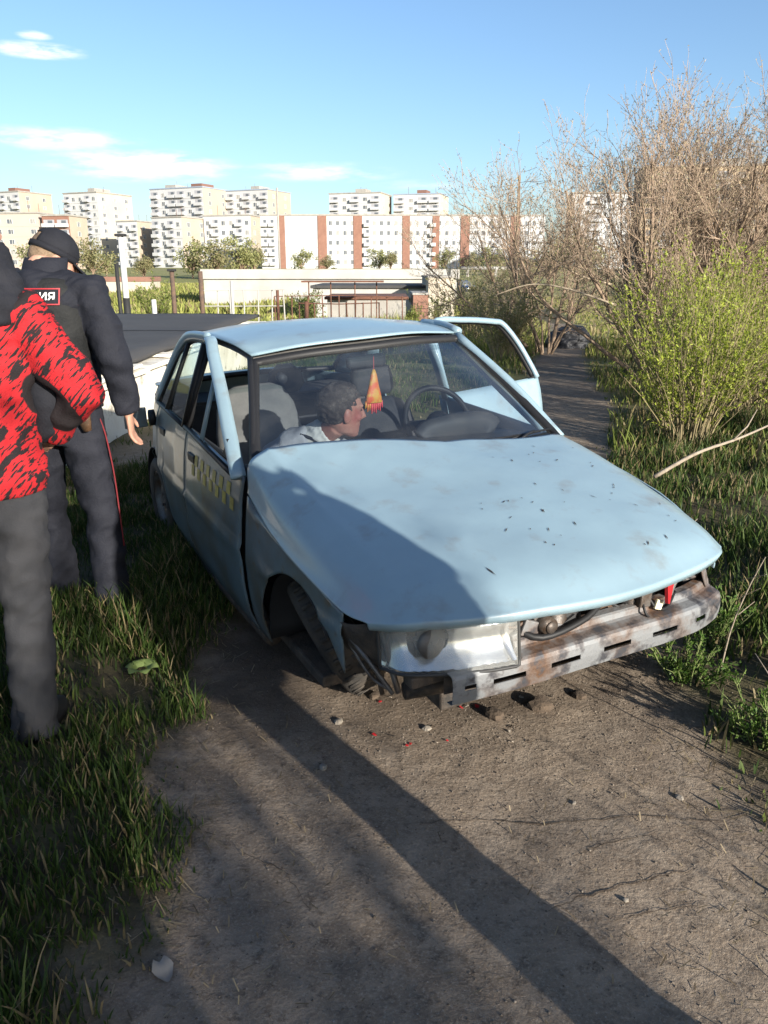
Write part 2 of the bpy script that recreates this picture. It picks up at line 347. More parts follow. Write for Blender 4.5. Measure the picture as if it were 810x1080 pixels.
def cr(P, n):                                                # Catmull-Rom through control points, n samples
    P = np.asarray(P, float); N = len(P); t = np.linspace(0, N-1, n); out = []
    for u in t:
        i = min(int(u), N-2); f = u-i
        p0, p1, p2, p3 = P[max(i-1, 0)], P[i], P[i+1], P[min(i+2, N-1)]
        if i == 0: p0 = 2*p1-p2
        if i == N-2: p3 = 2*p2-p1
        out.append(.5*((2*p1)+(-p0+p2)*f+(2*p0-5*p1+4*p2-p3)*f*f+(-p0+3*p1-3*p2+p3)*f**3))
    return np.array(out)
def net(C, nu, nv):                                          # control net [row][col] -> smooth grid
    rows = [cr(r, nu) for r in C]; cols = [cr([r[j] for r in rows], nv) for j in range(nu)]
    return [[Vector(cols[j][i]) for j in range(nu)] for i in range(nv)]

# ---------------------------------------------------------------- ground
def track_c(y): return np.interp(y, [-6, 1.4, 3, 6, 10, 16, 23, 40, 60], [.35, .30, .18, .9, 2.25, 3.5, 5.2, 9, 12])
def track_w(y): return np.interp(y, [-6, 1.4, 3.4, 6, 10, 16, 23, 40, 60], [.98, .95, 1.08, .95, .68, .62, .60, .8, 1.2])
def track(x, y):                                             # 1 on the trodden track, 0 in the grass
    d = np.abs(x-track_c(y)+.16*(fbm(x*2.2, y*2.2, 3)-.47)*2)/track_w(y)
    return np.clip((1.10-d)/.22+1.5*(fbm(x*6, y*6, 5)-.47), 0, 1)
def terrain(x, y):
    r = np.hypot(x, y)
    base = np.interp(y, [-50, 9, 20, 48, 70, 110, 230, 300, 900, 2500], [0, 0, -.25, -1.25, -1.0, -.6, 2.2, 3.0, 4, 4])
    rim = np.clip(np.abs(x-track_c(y))-track_w(y), 0, 1)*.07+np.clip(track_c(y)-track_w(y)+.1-x, 0, .5)*.13*np.clip((6-y)/2, 0, 1)*np.clip((y-1)/1, 0, 1)
    bump = .05*(fbm(x*.8, y*.8, 1)-.47)+.022*(fbm(x*4, y*4, 2)-.47)+.010*(fbm(x*15, y*15, 4, 3)-.44)
    return base+rim+bump*np.clip(1.2-r/60, .2, 1)
def Z(x, y): return float(terrain(np.array([x], float), np.array([y], float))[0])
def graded(lo, hi, a, b, step, g):
    m = list(np.arange(a, b+1e-6, step)); s = step; p = b
    while p < hi: s *= g; p += s; m.append(min(p, hi))
    s = step; p = a; left = []
    while p > lo: s *= g; p -= s; left.append(max(p, lo))
    return np.array(left[::-1]+m)
def build_ground():
    xs = graded(-1500, 1500, -2.6, 2.6, .03, 1.09); ys = graded(-60, 2400, 1.2, 6.0, .03, 1.06)
    X, Y = np.meshgrid(xs, ys); x, y = X.ravel(), Y.ravel(); z = terrain(x, y)
    n, m = len(ys), len(xs); i = np.arange(n-1)[:, None]*m+np.arange(m-1)[None, :]
    Q = np.stack([i, i+1, i+m+1, i+m], -1).reshape(-1, 4)
    t = track(x, y)
    far = np.clip((np.hypot(x, y)-7)/14, 0, 1)*(1-t)
    far_bare = np.clip((fbm(x*.06, y*.06, 8)-.56)*7, 0, 1)*(y > 30)
    # worn slope with a dirt lane beyond the garages
    lane = np.clip(1.3-np.abs(x-np.interp(y, [40, 60, 95], [6.5, 8.5, 12.5]))/2.2, 0, 1)*((y > 38) & (y < 110))
    t = np.maximum(t*(y < 45), np.maximum(lane, far_bare*.5)); far = np.where(lane > .3, far*(1-lane), far)
    ver = np.clip(1.3-np.abs(x+1.9)/1.1, 0, 1)*np.clip((y-5.2)/1.5, 0, 1)*(y < 17)*np.clip((fbm(x*1.5, y*1.5, 12)-.36)*6, 0, 1)
    t = np.maximum(t, ver)
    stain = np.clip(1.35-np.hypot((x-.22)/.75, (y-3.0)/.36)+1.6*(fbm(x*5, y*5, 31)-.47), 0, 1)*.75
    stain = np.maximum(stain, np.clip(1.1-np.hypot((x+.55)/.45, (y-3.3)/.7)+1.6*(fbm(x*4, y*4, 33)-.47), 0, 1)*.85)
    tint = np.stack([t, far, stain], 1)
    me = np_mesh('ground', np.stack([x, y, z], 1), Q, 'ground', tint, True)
    tag(link('ground', me), kind='structure')
build_ground()

# ---------------------------------------------------------------- the wrecked car (local frame: x to its left side, y to its tail, origin under the front axle)
car = empty('wrecked_car', (.405, 3.02, 0), 0, 'wrecked pale blue sedan on the dirt track, bonnet buckled, yellow checks on its door', 'car')
car.rotation_euler = (0, R(-2.0), R(26.8))
CAR_M = Matrix.Translation((.405, 3.02, 0)) @ (Matrix.Rotation(R(26.8), 4, 'Z') @ Matrix.Rotation(R(-2.0), 4, 'Y'))
def W(y): return lerp1(y, [-.66, -.5, -.3, 0, .4, .9, 1.8, 2.4, 2.7, 2.95, 3.2, 3.32], [.66, .73, .775, .805, .825, .835, .832, .812, .770, .715, .650, .585])
def D(z): return lerp1(z, [.14, .2, .3, .42, .555, .585, .615, .70, .80, .88, .95, 1.05], [.10, .055, .018, .003, .0, -.010, .004, .012, .024, .040, .062, .10])
def SX(y, z): return W(y)-D(z)
def belt(y): return lerp1(y, [.45, .6, 1.5, 2.4, 2.8, 3.3], [.88, .905, .945, .960, .950, .935])
def arch(y, yc, r, zc=.28):
    d = abs(y-yc); return zc+math.sqrt(r*r-d*d) if d < r else 0.
def side(name, s, y0, y1, zlo, zhi, nY=26, nZ=22, mt='paint', parent=None, off=0.):
    P = []
    for i in range(nY):
        y = y0+(y1-y0)*i/(nY-1); a, b = zlo(y), zhi(y)
        zz = sorted(set([a+(b-a)*j/(nZ-1) for j in range(nZ)])); zz = (zz+[b]*nZ)[:nZ]
        P.append([Vector((s*(SX(y, z)+off), y, z)) for z in zz])
    m = MB(); m.grid(P if s < 0 else P[::-1])
    return m.build(name, mt, parent or car, True, solid=.006)
# bonnet: buckled, its rear edge on the passenger side sprung up
HC = [[(-.752, -.525, .690), (-.66, -.645, .712), (-.40, -.755, .718), (-.05, -.80, .712), (.30, -.768, .708), (.55, -.70, .70), (.662, -.615, .69)],
      [(-.785, -.40, .690), (-.675, -.50, .760), (-.40, -.60, .785), (-.05, -.65, .795), (.30, -.615, .788), (.57, -.55, .768), (.685, -.48, .735)],
      [(-.803, -.12, .722), (-.71, -.18, .825), (-.40, -.25, .868), (-.03, -.28, .880), (.32, -.26, .870), (.60, -.22, .845), (.722, -.18, .800)],
      [(-.812, .18, .772), (-.725, .14, .895), (-.40, .10, .938), (-.02, .06, .940), (.34, .05, .928), (.63, .07, .900), (.745, .10, .850)],
      [(-.803, .47, .858), (-.745, .50, 1.000), (-.42, .46, 1.036), (0, .36, .992), (.36, .32, .963), (.64, .34, .943), (.748, .39, .900)]]
hg = net(HC, 110, 70)
for i, r in enumerate(hg):
    for j, p in enumerate(r):
        p.z += .006*math.sin(p.x*7+p.y*3)*math.exp(-((p.x+.45)**2)*6) - .010*math.exp(-((p.x+.55)**2+(p.y-.2)**2)*26)+.005*mnoise.noise((p.x*3, p.y*3, 0))+.0018*mnoise.noise((p.x*9, p.y*9, 3))+.009*math.exp(-abs(p.x+.665+.06*p.y)*42)*min(1, (p.y+.75)*1.6)-.012*math.exp(-abs(p.x-.05+.5*(p.y-.36))*26)*max(0, p.y-.05)*1.6
lip = [Vector((p.x*.985, p.y+.012, p.z-.028)) for p in hg[0]]; lip2 = [Vector((p.x*.97, p.y+.05, p.z-.035)) for p in hg[0]]
m = MB(); m.grid([lip2, lip]+hg)
hood = m.build('bonnet', 'paint', car, True, solid=.005)
m = MB()                                                      # scratches and chips through the bonnet paint
for k in range(46):
    px, py = random.uniform(-.2, .66), random.uniform(-.66, .2)
    if k == 0: px, py = -.36, -.60
    j = min(range(110), key=lambda q: abs(hg[20][q].x-px)); i = min(range(70), key=lambda q: abs(hg[q][j].y-py))
    p = hg[i][j]; a = random.uniform(-.4, .5)+(1.5 if random.random() < .5 else .9); L = random.uniform(.005, .018)*(2.2 if k == 0 else 1); w = random.uniform(.0014, .0032)*(1.5 if k == 0 else 1)
    j2 = min(j+1, 109) if j < 109 else 108; i2 = min(i+1, 69) if i < 69 else 68
    nrm = (hg[i][j2]-p).cross(hg[i2][j]-p).normalized(); nrm = nrm if nrm.z > 0 else -nrm
    u = Vector((math.cos(a), math.sin(a), 0)); u = (u-nrm*u.dot(nrm)).normalized(); v = nrm.cross(u); q = p+nrm*.0055
    m.add([q-u*L, q+v*w+u*L*.2, q+u*L, q-v*w], [(0, 1, 2, 3)])
tag(m.build('paint_chips', 'grime', hood), kind='stuff')
# flanks: wings, doors, quarters on both sides
fz = lambda y: 0.
wing_lo = lambda y: max(.22 if y > .2 else (.40 if y > -.33 else .40+min(.17, (-.33-y)*1.6)), arch(y, 0, .375))
wing_hi = lambda y: lerp1(y, [-.5, -.3, -.1, .18, .47, .55], [.635, .665, .705, .755, .835, .85])
side('front_wing', -1, -.35, .50, wing_lo, wing_hi, 40, 12, 'paint_dirty_shaded')
side('front_wing', 1, -.55, .555, wing_lo, lambda y: lerp1(y, [-.55, -.2, .1, .55], [.67, .78, .83, .90]), 40, 12, 'paint')
door_lo = lambda y: .20
fdoor = side('front_door', -1, .565, 1.545, door_lo, belt, 26, 26, 'paint_dirty_shaded')
rdoor = side('rear_door', -1, 1.555, 2.345, lambda y: max(.20, arch(y, 2.49, .36)), belt, 30, 26, 'paint_dirty_shaded')
side('rear_quarter', -1, 2.355, 3.31, lambda y: max(.24 if y < 2.9 else .30, arch(y, 2.49, .36)), belt, 40, 20, 'paint_dirty_shaded')
side('rear_quarter', 1, 2.355, 3.31, lambda y: max(.24 if y < 2.9 else .30, arch(y, 2.49, .36)), belt, 40, 20, 'paint')
for s in (-1, 1):
    m = MB(); m.tube([(s*.735, .50, .185), (s*.745, 1.2, .175), (s*.735, 2.08, .19)], .042, 8); m.build('sill', 'grime', car, True)
# roof, rear pillars, boot
RC = [[(-.535, 1.135, 1.326), (-.30, 1.06, 1.362), (0, 1.03, 1.378), (.30, 1.06, 1.382), (.585, 1.135, 1.358)],
      [(-.575, 1.32, 1.372), (-.30, 1.30, 1.402), (0, 1.29, 1.412), (.30, 1.30, 1.408), (.595, 1.32, 1.380)],
      [(-.590, 1.75, 1.385), (-.30, 1.75, 1.418), (0, 1.75, 1.426), (.30, 1.75, 1.420), (.595, 1.75, 1.388)],
      [(-.580, 2.10, 1.365), (-.30, 2.12, 1.395), (0, 2.13, 1.402), (.30, 2.12, 1.396), (.585, 2.10, 1.366)],
      [(-.555, 2.34, 1.318), (-.30, 2.40, 1.345), (0, 2.42, 1.352), (.30, 2.40, 1.345), (.555, 2.34, 1.318)]]
m = MB(); rg_ = net(RC, 28, 28); m.grid(rg_); m.build('roof', 'paint', car, True, solid=.008)
for s in (-1, 1):
    m = MB(); A = cr([(s*.580, 2.0, 1.376), (s*.565, 2.32, 1.318), (s*.585, 2.60, 1.13), (s*.615, 2.86, .985)], 14)
    B = cr([(s*.640, 2.0, 1.350), (s*.660, 2.18, 1.255), (s*.715, 2.31, 1.09), (s*.770, 2.38, .962)], 14)
    mid = [(.5*(a[0]+b[0])+s*.012, .5*(a[1]+b[1]), .5*(a[2]+b[2])) for a, b in zip(A, B)]
    m.grid([[Vector(p) for p in (a, q, b)] for a, q, b in zip(A, mid, B)])
    m.add([A[-1], B[-1], (s*.725, 2.66, .955), (s*.655, 2.92, .952)], [(0, 1, 2, 3)])
    m.build('rear_pillar', 'dark_plastic' if s < 0 else 'paint', car, True, solid=.008)  # near pillar's dark plastic stands in for shade over the body paint
m = MB(); m.grid(net([[(-.615, 2.865, .985), (-.3, 2.90, 1.0), (.3, 2.90, 1.0), (.615, 2.865, .985)], [(-.640, 3.05, .962), (-.3, 3.08, .985), (.3, 3.08, .985), (.640, 3.05, .962)],
    [(-.60, 3.24, .945), (-.3, 3.28, .972), (.3, 3.28, .972), (.60, 3.24, .945)], [(-.57, 3.31, .84), (-.3, 3.34, .86), (.3, 3.34, .86), (.57, 3.31, .84)],
    [(-.57, 3.30, .42), (-.3, 3.33, .42), (.3, 3.33, .42), (.57, 3.30, .42)]], 20, 24)); m.build('boot_lid', 'paint', car, True, solid=.008)
m = MB(); m.grid(net([[(-.66, 3.02, .22), (-.58, 3.36, .24), (0, 3.42, .24), (.58, 3.36, .24), (.66, 3.02, .22)], [(-.67, 3.02, .45), (-.59, 3.38, .45), (0, 3.44, .45), (.59, 3.38, .45), (.67, 3.02, .45)]], 24, 6)); m.build('rear_bumper', 'dark_plastic', car, True, solid=.01)
# window frames of the doors and pillars: the passenger front frame is bent away from the screen pillar
fp = cr([(-.800, .60, .895), (-.755, .84, 1.03), (-.705, 1.10, 1.18), (-.658, 1.36, 1.315), (-.634, 1.47, 1.372), (-.628, 1.53, 1.388)], 26)
m = MB(); m.tube(fp, [(.036-.006*i/25, .013) for i in range(26)], 8, flat=(.89, -.45, 0)); fr = m.build('window_frame', 'paint', fdoor, True)
m = MB(); m.tube([p+np.array((.014, .034, -.016)) for p in fp], .011, 6); m.tube([(-.795, 1.54, .95), (-.74, 1.535, 1.12), (-.65, 1.53, 1.36)], .022, 6); m.tube([(-.815, .62, .90), (-.808, 1.1, .928), (-.80, 1.54, .955)], .012, 6); m.build('window_seal', 'black_rubber', fdoor, True)
m = MB(); m.tube([(-.672, 1.26, 1.27), (-.735, 1.24, 1.10), (-.795, 1.22, .93)], [(.012, .008)]*3, 6); m.build('window_channel', 'paint', fdoor, True)
m = MB(); m.tube(cr([(-.628, 1.53, 1.388), (-.632, 1.85, 1.378), (-.645, 2.02, 1.345), (-.675, 2.20, 1.23), (-.770, 2.36, .97)], 18), [(.028, .014)]*18, 8, flat=(0, 0, 1)); m.build('window_frame', 'paint', rdoor, True)
m = MB(); m.tube(cr([(-.618, 1.57, 1.36), (-.622, 1.85, 1.35), (-.635, 2.00, 1.315), (-.67, 2.16, 1.21), (-.765, 2.31, .965)], 18), .013, 6); m.tube([(-.80, 1.57, .952), (-.790, 1.95, .960), (-.775, 2.32, .965)], .012, 6)
m.tube([(-.640, 1.94, 1.33), (-.785, 2.02, .965)], .013, 6); m.build('window_seal', 'black_rubber', rdoor, True)
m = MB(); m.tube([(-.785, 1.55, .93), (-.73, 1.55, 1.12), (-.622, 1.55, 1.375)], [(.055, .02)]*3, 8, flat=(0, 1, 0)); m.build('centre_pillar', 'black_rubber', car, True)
m = MB(); m.tube([(.785, 1.55, .93), (.73, 1.55, 1.12), (.622, 1.55, 1.375)], [(.055, .02)]*3, 8, flat=(0, 1, 0)); m.build('centre_pillar', 'paint', car, True)
m = MB(); m.tube(cr([(.615, 1.55, 1.378), (.620, 1.85, 1.370), (.632, 2.12, 1.328), (.67, 2.32, 1.21), (.745, 2.40, 1.0)], 18), .016, 8); m.build('door_aperture', 'paint', car, True)
m = MB(); m.grid(net([[(-.785, 1.58, .955), (-.780, 1.95, .962), (-.768, 2.28, .965)], [(-.725, 1.58, 1.16), (-.715, 1.90, 1.15), (-.71, 2.18, 1.12)], [(-.625, 1.58, 1.355), (-.63, 1.80, 1.345), (-.660, 2.08, 1.26)]], 6, 6)); m.build('window_pane', 'side_glass', rdoor, True)
for s, x0, z0 in ((-1, -.545, 1.315), (1, .60, 1.345)):
    m = MB(); b = (-.765, .50, .90) if s < 0 else (.755, .44, .90)
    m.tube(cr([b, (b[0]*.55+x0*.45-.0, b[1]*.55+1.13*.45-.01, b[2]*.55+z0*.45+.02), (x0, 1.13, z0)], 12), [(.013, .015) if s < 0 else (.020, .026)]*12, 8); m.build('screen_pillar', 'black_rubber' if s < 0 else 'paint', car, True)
m = MB(); m.tube(cr([(.615, 1.14, 1.362), (.635, 1.35, 1.385), (.63, 1.55, 1.385)], 8), .022, 8); m.build('roof_rail', 'paint', car, True)
# windscreen with its rubber, rear window
WC = [[(-.755, .50, .915), (-.40, .36, .925), (0, .31, .93), (.40, .33, .925), (.715, .42, .912)],
      [(-.645, .81, 1.115), (-.35, .70, 1.140), (0, .66, 1.150), (.35, .68, 1.150), (.66, .77, 1.125)],
      [(-.530, 1.115, 1.296), (-.28, 1.05, 1.325), (0, 1.025, 1.337), (.30, 1.05, 1.343), (.60, 1.12, 1.330)]]
wg = net(WC, 26, 20); m = MB(); m.grid(wg); ws = m.build('windscreen', 'windscreen', car, True)
edge = [wg[0][j] for j in range(26)]+[wg[i][25] for i in range(1, 20)]+[wg[19][j] for j in range(24, -1, -1)]+[wg[i][0] for i in range(18, -1, -1)]
m = MB(); m.tube(edge, [(.019, .024)]*len(edge), 6, cap=False); m.build('screen_seal', 'black_rubber', ws, True)
RW = [[(-.555, 2.345, 1.314), (0, 2.425, 1.348), (.555, 2.345, 1.314)], [(-.585, 2.61, 1.14), (0, 2.67, 1.165), (.585, 2.61, 1.14)], [(-.61, 2.86, .992), (0, 2.905, 1.006), (.61, 2.86, .992)]]
g = net(RW, 14, 10); m = MB(); m.grid(g); rw = m.build('rear_window', 'side_glass', car, True)
e = g[0]+[g[i][13] for i in range(1, 10)]+g[9][::-1][1:]+[g[i][0] for i in range(8, -1, -1)]
m = MB(); m.tube(e, .018, 6, cap=False); m.build('window_seal', 'black_rubber', rw, True)
# sun strip and sticker residue on the screen, wipers, scuttle
m = MB(); m.grid([[p+Vector((0, .006, -.004)) for p in r[2:24]] for r in wg[17:19]]); m.build('sun_strip', 'side_glass', ws, True)
m = MB(); m.grid(net([[(-.74, .44, .885), (-.3, .28, .90), (.3, .27, .895), (.72, .36, .885)], [(-.74, .55, .905), (-.3, .40, .925), (.3, .37, .92), (.72, .47, .905)]], 16, 3)); m.build('scuttle', 'dark_plastic', car, True, solid=.01)
def on_screen(u, v, lift=.02):
    p = wg[int(v*19)][int(u*25)]; return p+Vector((0, -lift*.55, lift*.85))
for (u0, v0, u1, v1) in ((.50, .03, .70, .10), (.76, .03, .90, .06)):
    m = MB(); a, b = on_screen(u0, v0), on_screen(u1, v1)
    m.tube([a, a.lerp(b, .5)+Vector((0, -.01, .012)), b], .007, 6); m.tube([on_screen(max(0, u1-.30), max(0, v1-.04), .012), b+Vector((0, 0, -.004)), on_screen(min(1, u1+.14), v1, .012)], [.004, .006, .004], 6)
    m.build('wiper', 'black_rubber', car, True)
# door furniture
for d, y in ((fdoor, 1.40), (rdoor, 2.16)):
    m = MB(); x = -SX(y, .80)
    m.box((x-.001, y, .815), (.014, .13, .045)); h = m.build('handle', 'black_rubber', d, bevel=.008)
m = MB()
def decal(y0, y1, z0, z1):
    m = MB(); m.grid([[Vector((-(SX(y, z)+.0055), y, z)) for z in np.linspace(z0, z1, 3)] for y in np.linspace(y0, y1, 3)]); return m.build('yellow_check', 'yellow_decal', fdoor, True)
for i in range(13):
    for j in range(2):
        if (i+j) % 2 == 0: decal(.66+.056*i, .66+.056*i+.054, .735+.056*j, .735+.056*j+.054)
# open fuel flap on the rear quarter
m = MB(); m.box((-.885, 2.53, .845), (.14, .012, .125)); m.build('fuel_flap', 'paint_dirty_shaded', car, bevel=.006)
m = MB(); m.tube([(-.812, 2.46, .85), (-.78, 2.46, .85)], .05, 14); m.build('filler_recess', 'black_rubber', car, True)
# rear door on the driver's side, standing wide open: its painted frame and trim face the sun
dd = empty('open_rear_door', (.83, 1.56, -.01), R(-81)); dd.parent = car; dd.rotation_euler = (0, R(-1), R(-81))
def dv(p): return Vector((p[0]-.83, p[1]-1.56, p[2]))
rlo = lambda y: max(.20, arch(y, 2.49, .36))
m = MB(); m.grid([[dv((SX(y, z), y, z)) for z in np.linspace(rlo(y), belt(y), 18)] for y in np.linspace(1.565, 2.40, 24)]); m.build('door_skin', 'paint', dd, True, solid=.012)
m = MB(); m.grid([[dv((SX(y, z)-.065, y, z)) for z in np.linspace(rlo(y)+.02, belt(y)-.01, 10)] for y in np.linspace(1.58, 2.385, 14)]); m.build('inner_panel', 'paint', dd, True, solid=.03)
m = MB(); m.grid([[dv((SX(y, z)-.09, y, z)) for z in np.linspace(max(.30, rlo(y)+.08), belt(y)-.13, 8)] for y in np.linspace(1.65, 2.28, 10)]); m.build('door_card', 'interior', dd, True, solid=.02)
m = MB(); m.box(dv((SX(2.24, .87)-.10, 2.24, .885)), (.03, .12, .045)); m.build('inner_handle', 'black_rubber', dd, bevel=.008)
fr_ = cr([(.765, 1.585, .95), (.70, 1.58, 1.18), (.632, 1.60, 1.37), (.628, 1.85, 1.372), (.636, 2.10, 1.345), (.648, 2.18, 1.32), (.690, 2.27, 1.20), (.735, 2.34, 1.06), (.765, 2.38, .965)], 34)
m = MB(); m.tube([dv(p) for p in fr_], [(.019, .016)]*34, 8, flat=(0, 1, 0)); m.build('window_frame', 'paint', dd, True)
m = MB(); m.tube([dv((p[0]-.028, (p[1]-1.9)*.96+1.9, (p[2]-1.1)*.955+1.1)) for p in fr_], .017, 6); m.build('window_seal', 'black_rubber', dd, True)
m = MB(); m.box(dv((.70, 2.345, 1.085)), (.03, .03, .05)); m.build('latch_block', 'black_rubber', dd, bevel=.006)
# driver's front door, shut, window wound down
ddr = side('front_door', 1, .565, 1.545, door_lo, belt, 26, 26, 'paint')
m = MB(); m.tube(cr([(.785, .60, .90), (.725, .93, 1.12), (.655, 1.22, 1.325), (.632, 1.38, 1.375), (.628, 1.54, 1.385)], 24), .024, 8); m.build('window_frame', 'paint', ddr, True)
m = MB(); m.tube(cr([(.77, .64, .91), (.715, .96, 1.10), (.645, 1.24, 1.30), (.622, 1.38, 1.345), (.616, 1.53, 1.355)], 20), .013, 6); m.build('window_seal', 'black_rubber', ddr, True)
m = MB(); m.box((SX(1.40, .80)+.004, 1.40, .805), (.02, .16, .055)); m.build('handle', 'black_rubber', ddr, bevel=.008)
# wheels: tyre with tread, pressed steel rim; the passenger front wheel is torn back and folded under
def wheel(loc, rot):
    w = empty('wheel'); w.parent = car; w.location = loc; w.rotation_euler = rot
    m = MB(); prof = [(.075, .195), (.085, .22), (.086, .255), (.07, .278), (.04, .285), (0, .287), (-.04, .285), (-.07, .278), (-.086, .255), (-.085, .22), (-.075, .195)]
    n = 36; P = [[Vector((x, r*math.cos(2*PI*k/n), r*math.sin(2*PI*k/n))) for x, r in prof] for k in range(n+1)]; m.grid(P)
    for k in range(36):
        a = 2*PI*k/36; M = Matrix.Rotation(a, 3, 'X'); m.box(M @ Vector((.035, 0, .286)), (.05, .020, .005), M); m.box(M @ Vector((-.035, .02, .286)), (.05, .020, .005), M)
    m.build('tyre', 'tyre', w, True)
    m = MB(); prof = [(-.07, .197), (.07, .197), (.074, .188), (.05, .18), (.03, .15), (.045, .11), (.05, .06), (.03, .045), (.03, .0)]
    m.grid([[Vector((-x, r*math.cos(2*PI*k/28), r*math.sin(2*PI*k/28))) for x, r in prof] for k in range(29)]); m.build('rim', 'steel_rim', w, True)
    for k in range(4): a = PI/4+k*PI/2; m = MB(); m.tube([(-.045, .05*math.cos(a), .05*math.sin(a)), (-.06, .05*math.cos(a), .05*math.sin(a))], .010, 6); m.build('wheel_bolt', 'bare_metal', w)
    return w
wheel((-.545, .25, .29), (R(0), R(-26), R(-12)))
wheel((.72, 0, .285), (0, 0, R(14+180)))
wheel((-.725, 2.49, .30), (0, 0, 0)); wheel((.725, 2.49, .285), (0, 0, PI))
for s in (-1, 1):
    for yc in (0, 2.49):
        m = MB(); m.grid([[Vector((s*x, yc-.36*math.cos(a), .29+.36*math.sin(a))) for x in (.80 if yc else .79, .45)] for a in np.linspace(.75 if (yc == 0 and s < 0) else -.1, PI+.1, 18)]); m.build('arch_liner', 'black_rubber', car, True, solid=.006)
# torn splash shield and bracket rods in the front arch
for pts, r, mt in (([(-.74, -.36, .56), (-.71, -.44, .50), (-.66, -.50, .40)], .008, 'bare_metal'), ([(-.69, -.47, .68), (-.675, -.50, .55), (-.655, -.53, .42)], .010, 'bare_metal'),
                   ([(-.76, -.30, .60), (-.70, -.40, .44), (-.66, -.46, .40)], .006, 'bare_metal'), ([(-.72, -.22, .62), (-.69, -.40, .52), (-.66, -.42, .36)], .009, 'grime')):
    m = MB(); m.tube(cr(pts, 10), r, 6); m.build('bracket_rod', mt, car, True)
m = MB(); m.grid(net([[(-.78, -.20, .62), (-.76, -.36, .62), (-.71, -.49, .66)], [(-.72, -.22, .48), (-.72, -.36, .50), (-.68, -.50, .52)], [(-.62, -.18, .42), (-.65, -.32, .44), (-.65, -.48, .46)]], 10, 8)); m.build('splash_shield', 'grime', car, True, solid=.006)
# front end: bumper beam (a pressed channel with slots), radiator panel, lamp, oddments
def beam_y(x): return -.70+.16*max(0, (abs(x-.02)-.25))**1.7+(.30*max(0, x-.48)**1.3)
def beam_z(x): return .43-.012*max(0, x-.1)+(.05*max(0, x-.58))
xs = np.linspace(-.545, .655, 61); m = MB()
def fp_(x, t, w=0.):
    if x < -.29: t, w = min(t, .084+.002*(t > .09)), min(w, .030)
    return Vector((x, beam_y(x)+w, beam_z(x)+t))
m.grid([[fp_(x, t, w) for t, w in ((-.016, .034), (-.014, .006), (-.010, 0), (.008, -.003), (.032, -.006))] for x in xs])           # lower flange
m.grid([[fp_(x, t, w) for t, w in ((.050, -.006), (.074, -.004), (.086, .001), (.092, .010), (.098, .046), (.104, .056), (.122, .060), (.127, .066), (.129, .095))] for x in xs])   # upper flange and ledge
slots = [(-.505, -.475), (-.40, -.28), (-.19, -.07), (.03, .15), (.25, .37), (.48, .54)]
run = []
for i in range(61):
    solid = i < 60 and not any(a < (xs[i]+xs[i+1])/2 < b for a, b in slots)
    if solid: run.append(i)
    elif run: m.grid([[fp_(xs[q], t, -.006) for t in (.032, .050)] for q in run+[run[-1]+1]]); run = []
beam = m.build('bumper_beam', 'rust_metal', car, False, solid=.003)
m = MB(); m.grid([[Vector((x, beam_y(x)+.05, beam_z(x)+t)) for t in (.0, .085)] for x in xs]); m.build('beam_back', 'grime', beam, True)
for x in (-.30, -.12, .10, .30):
    m = MB(); q = fp_(x, .118, .078); m.box(q, (.10, .018, .014)); m.build('beam_lug', 'bare_metal', beam, bevel=.004)
m = MB(); m.grid(net([[(.63, -.585, .42), (.675, -.55, .43), (.71, -.48, .45), (.73, -.36, .47)], [(.635, -.60, .485), (.685, -.56, .50), (.72, -.48, .515), (.74, -.36, .53)], [(.64, -.54, .54), (.68, -.52, .575), (.715, -.45, .60), (.735, -.34, .61)]], 14, 12)); m.build('crumpled_corner', 'rust_metal', car, True, solid=.005)
# radiator support: upper and lower rails with uprights, dark bay behind
m = MB(); m.tube(cr([(-.62, -.52, .635), (-.30, -.60, .645), (.05, -.64, .648), (.35, -.62, .645), (.64, -.52, .64)], 24), [(.026, .035)]*24, 8, flat=(0, 0, 1)); m.build('radiator_top_rail', 'bare_metal', car, True)
m = MB(); m.tube(cr([(-.62, -.50, .40), (0, -.60, .40), (.64, -.50, .40)], 16), [(.03, .03)]*16, 8); m.build('radiator_lower_rail', 'grime', car, True)
for x, w in ((-.30, .05), (-.10, .035), (.26, .05), (.60, .05)):
    m = MB(); y = -.62+.25*abs(x)**2; m.tube([(x-.01, y, .40), (x+.005, y-.01, .53), (x, y, .64)], [(w, .018)]*3, 6, flat=(1, 0, 0)); m.build('radiator_upright', 'bare_metal', car, True)
m = MB(); m.grid([[Vector((x, -.50, z+.006*math.sin(z*400))) for z in np.linspace(.34, .63, 30)] for x in np.linspace(-.27, .24, 12)]); m.build('radiator_core', 'grime', car, True)
for k in range(9):
    m = MB(); x0 = random.uniform(-.32, .12); z0 = random.uniform(.53, .62); m.box((0, 0, 0), (random.uniform(.03, .09), .02, random.uniform(.02, .06)), Matrix.Rotation(random.uniform(-.5, .5), 3, 'Y')); m.build('bay_bracket', random.choice(['bare_metal', 'rust_metal', 'grime', 'dark_plastic']), car, loc=(x0, -.60-random.uniform(0, .035), z0), bevel=.004)
m = MB(); m.tube([(-.16, -.60, .585), (-.16, -.665, .585)], .03, 16); m.tube([(-.16, -.665, .585), (-.16, -.672, .585)], .02, 16); m.build('horn', 'bare_metal', car, True)
m = MB(); m.tube(cr([(-.28, -.58, .60), (-.20, -.66, .555), (-.02, -.66, .575), (.12, -.62, .61), (.25, -.60, .55)], 20), .012, 8); m.build('hose', 'black_rubber', car, True)
m = MB(); m.tube(cr([(.28, -.62, .62), (.30, -.66, .55), (.36, -.66, .53), (.44, -.62, .56)], 14), .006, 6); m.tube(cr([(.27, -.62, .60), (.25, -.67, .54), (.29, -.67, .50)], 10), .005, 6); m.build('loose_wire', 'black_rubber', car, True)
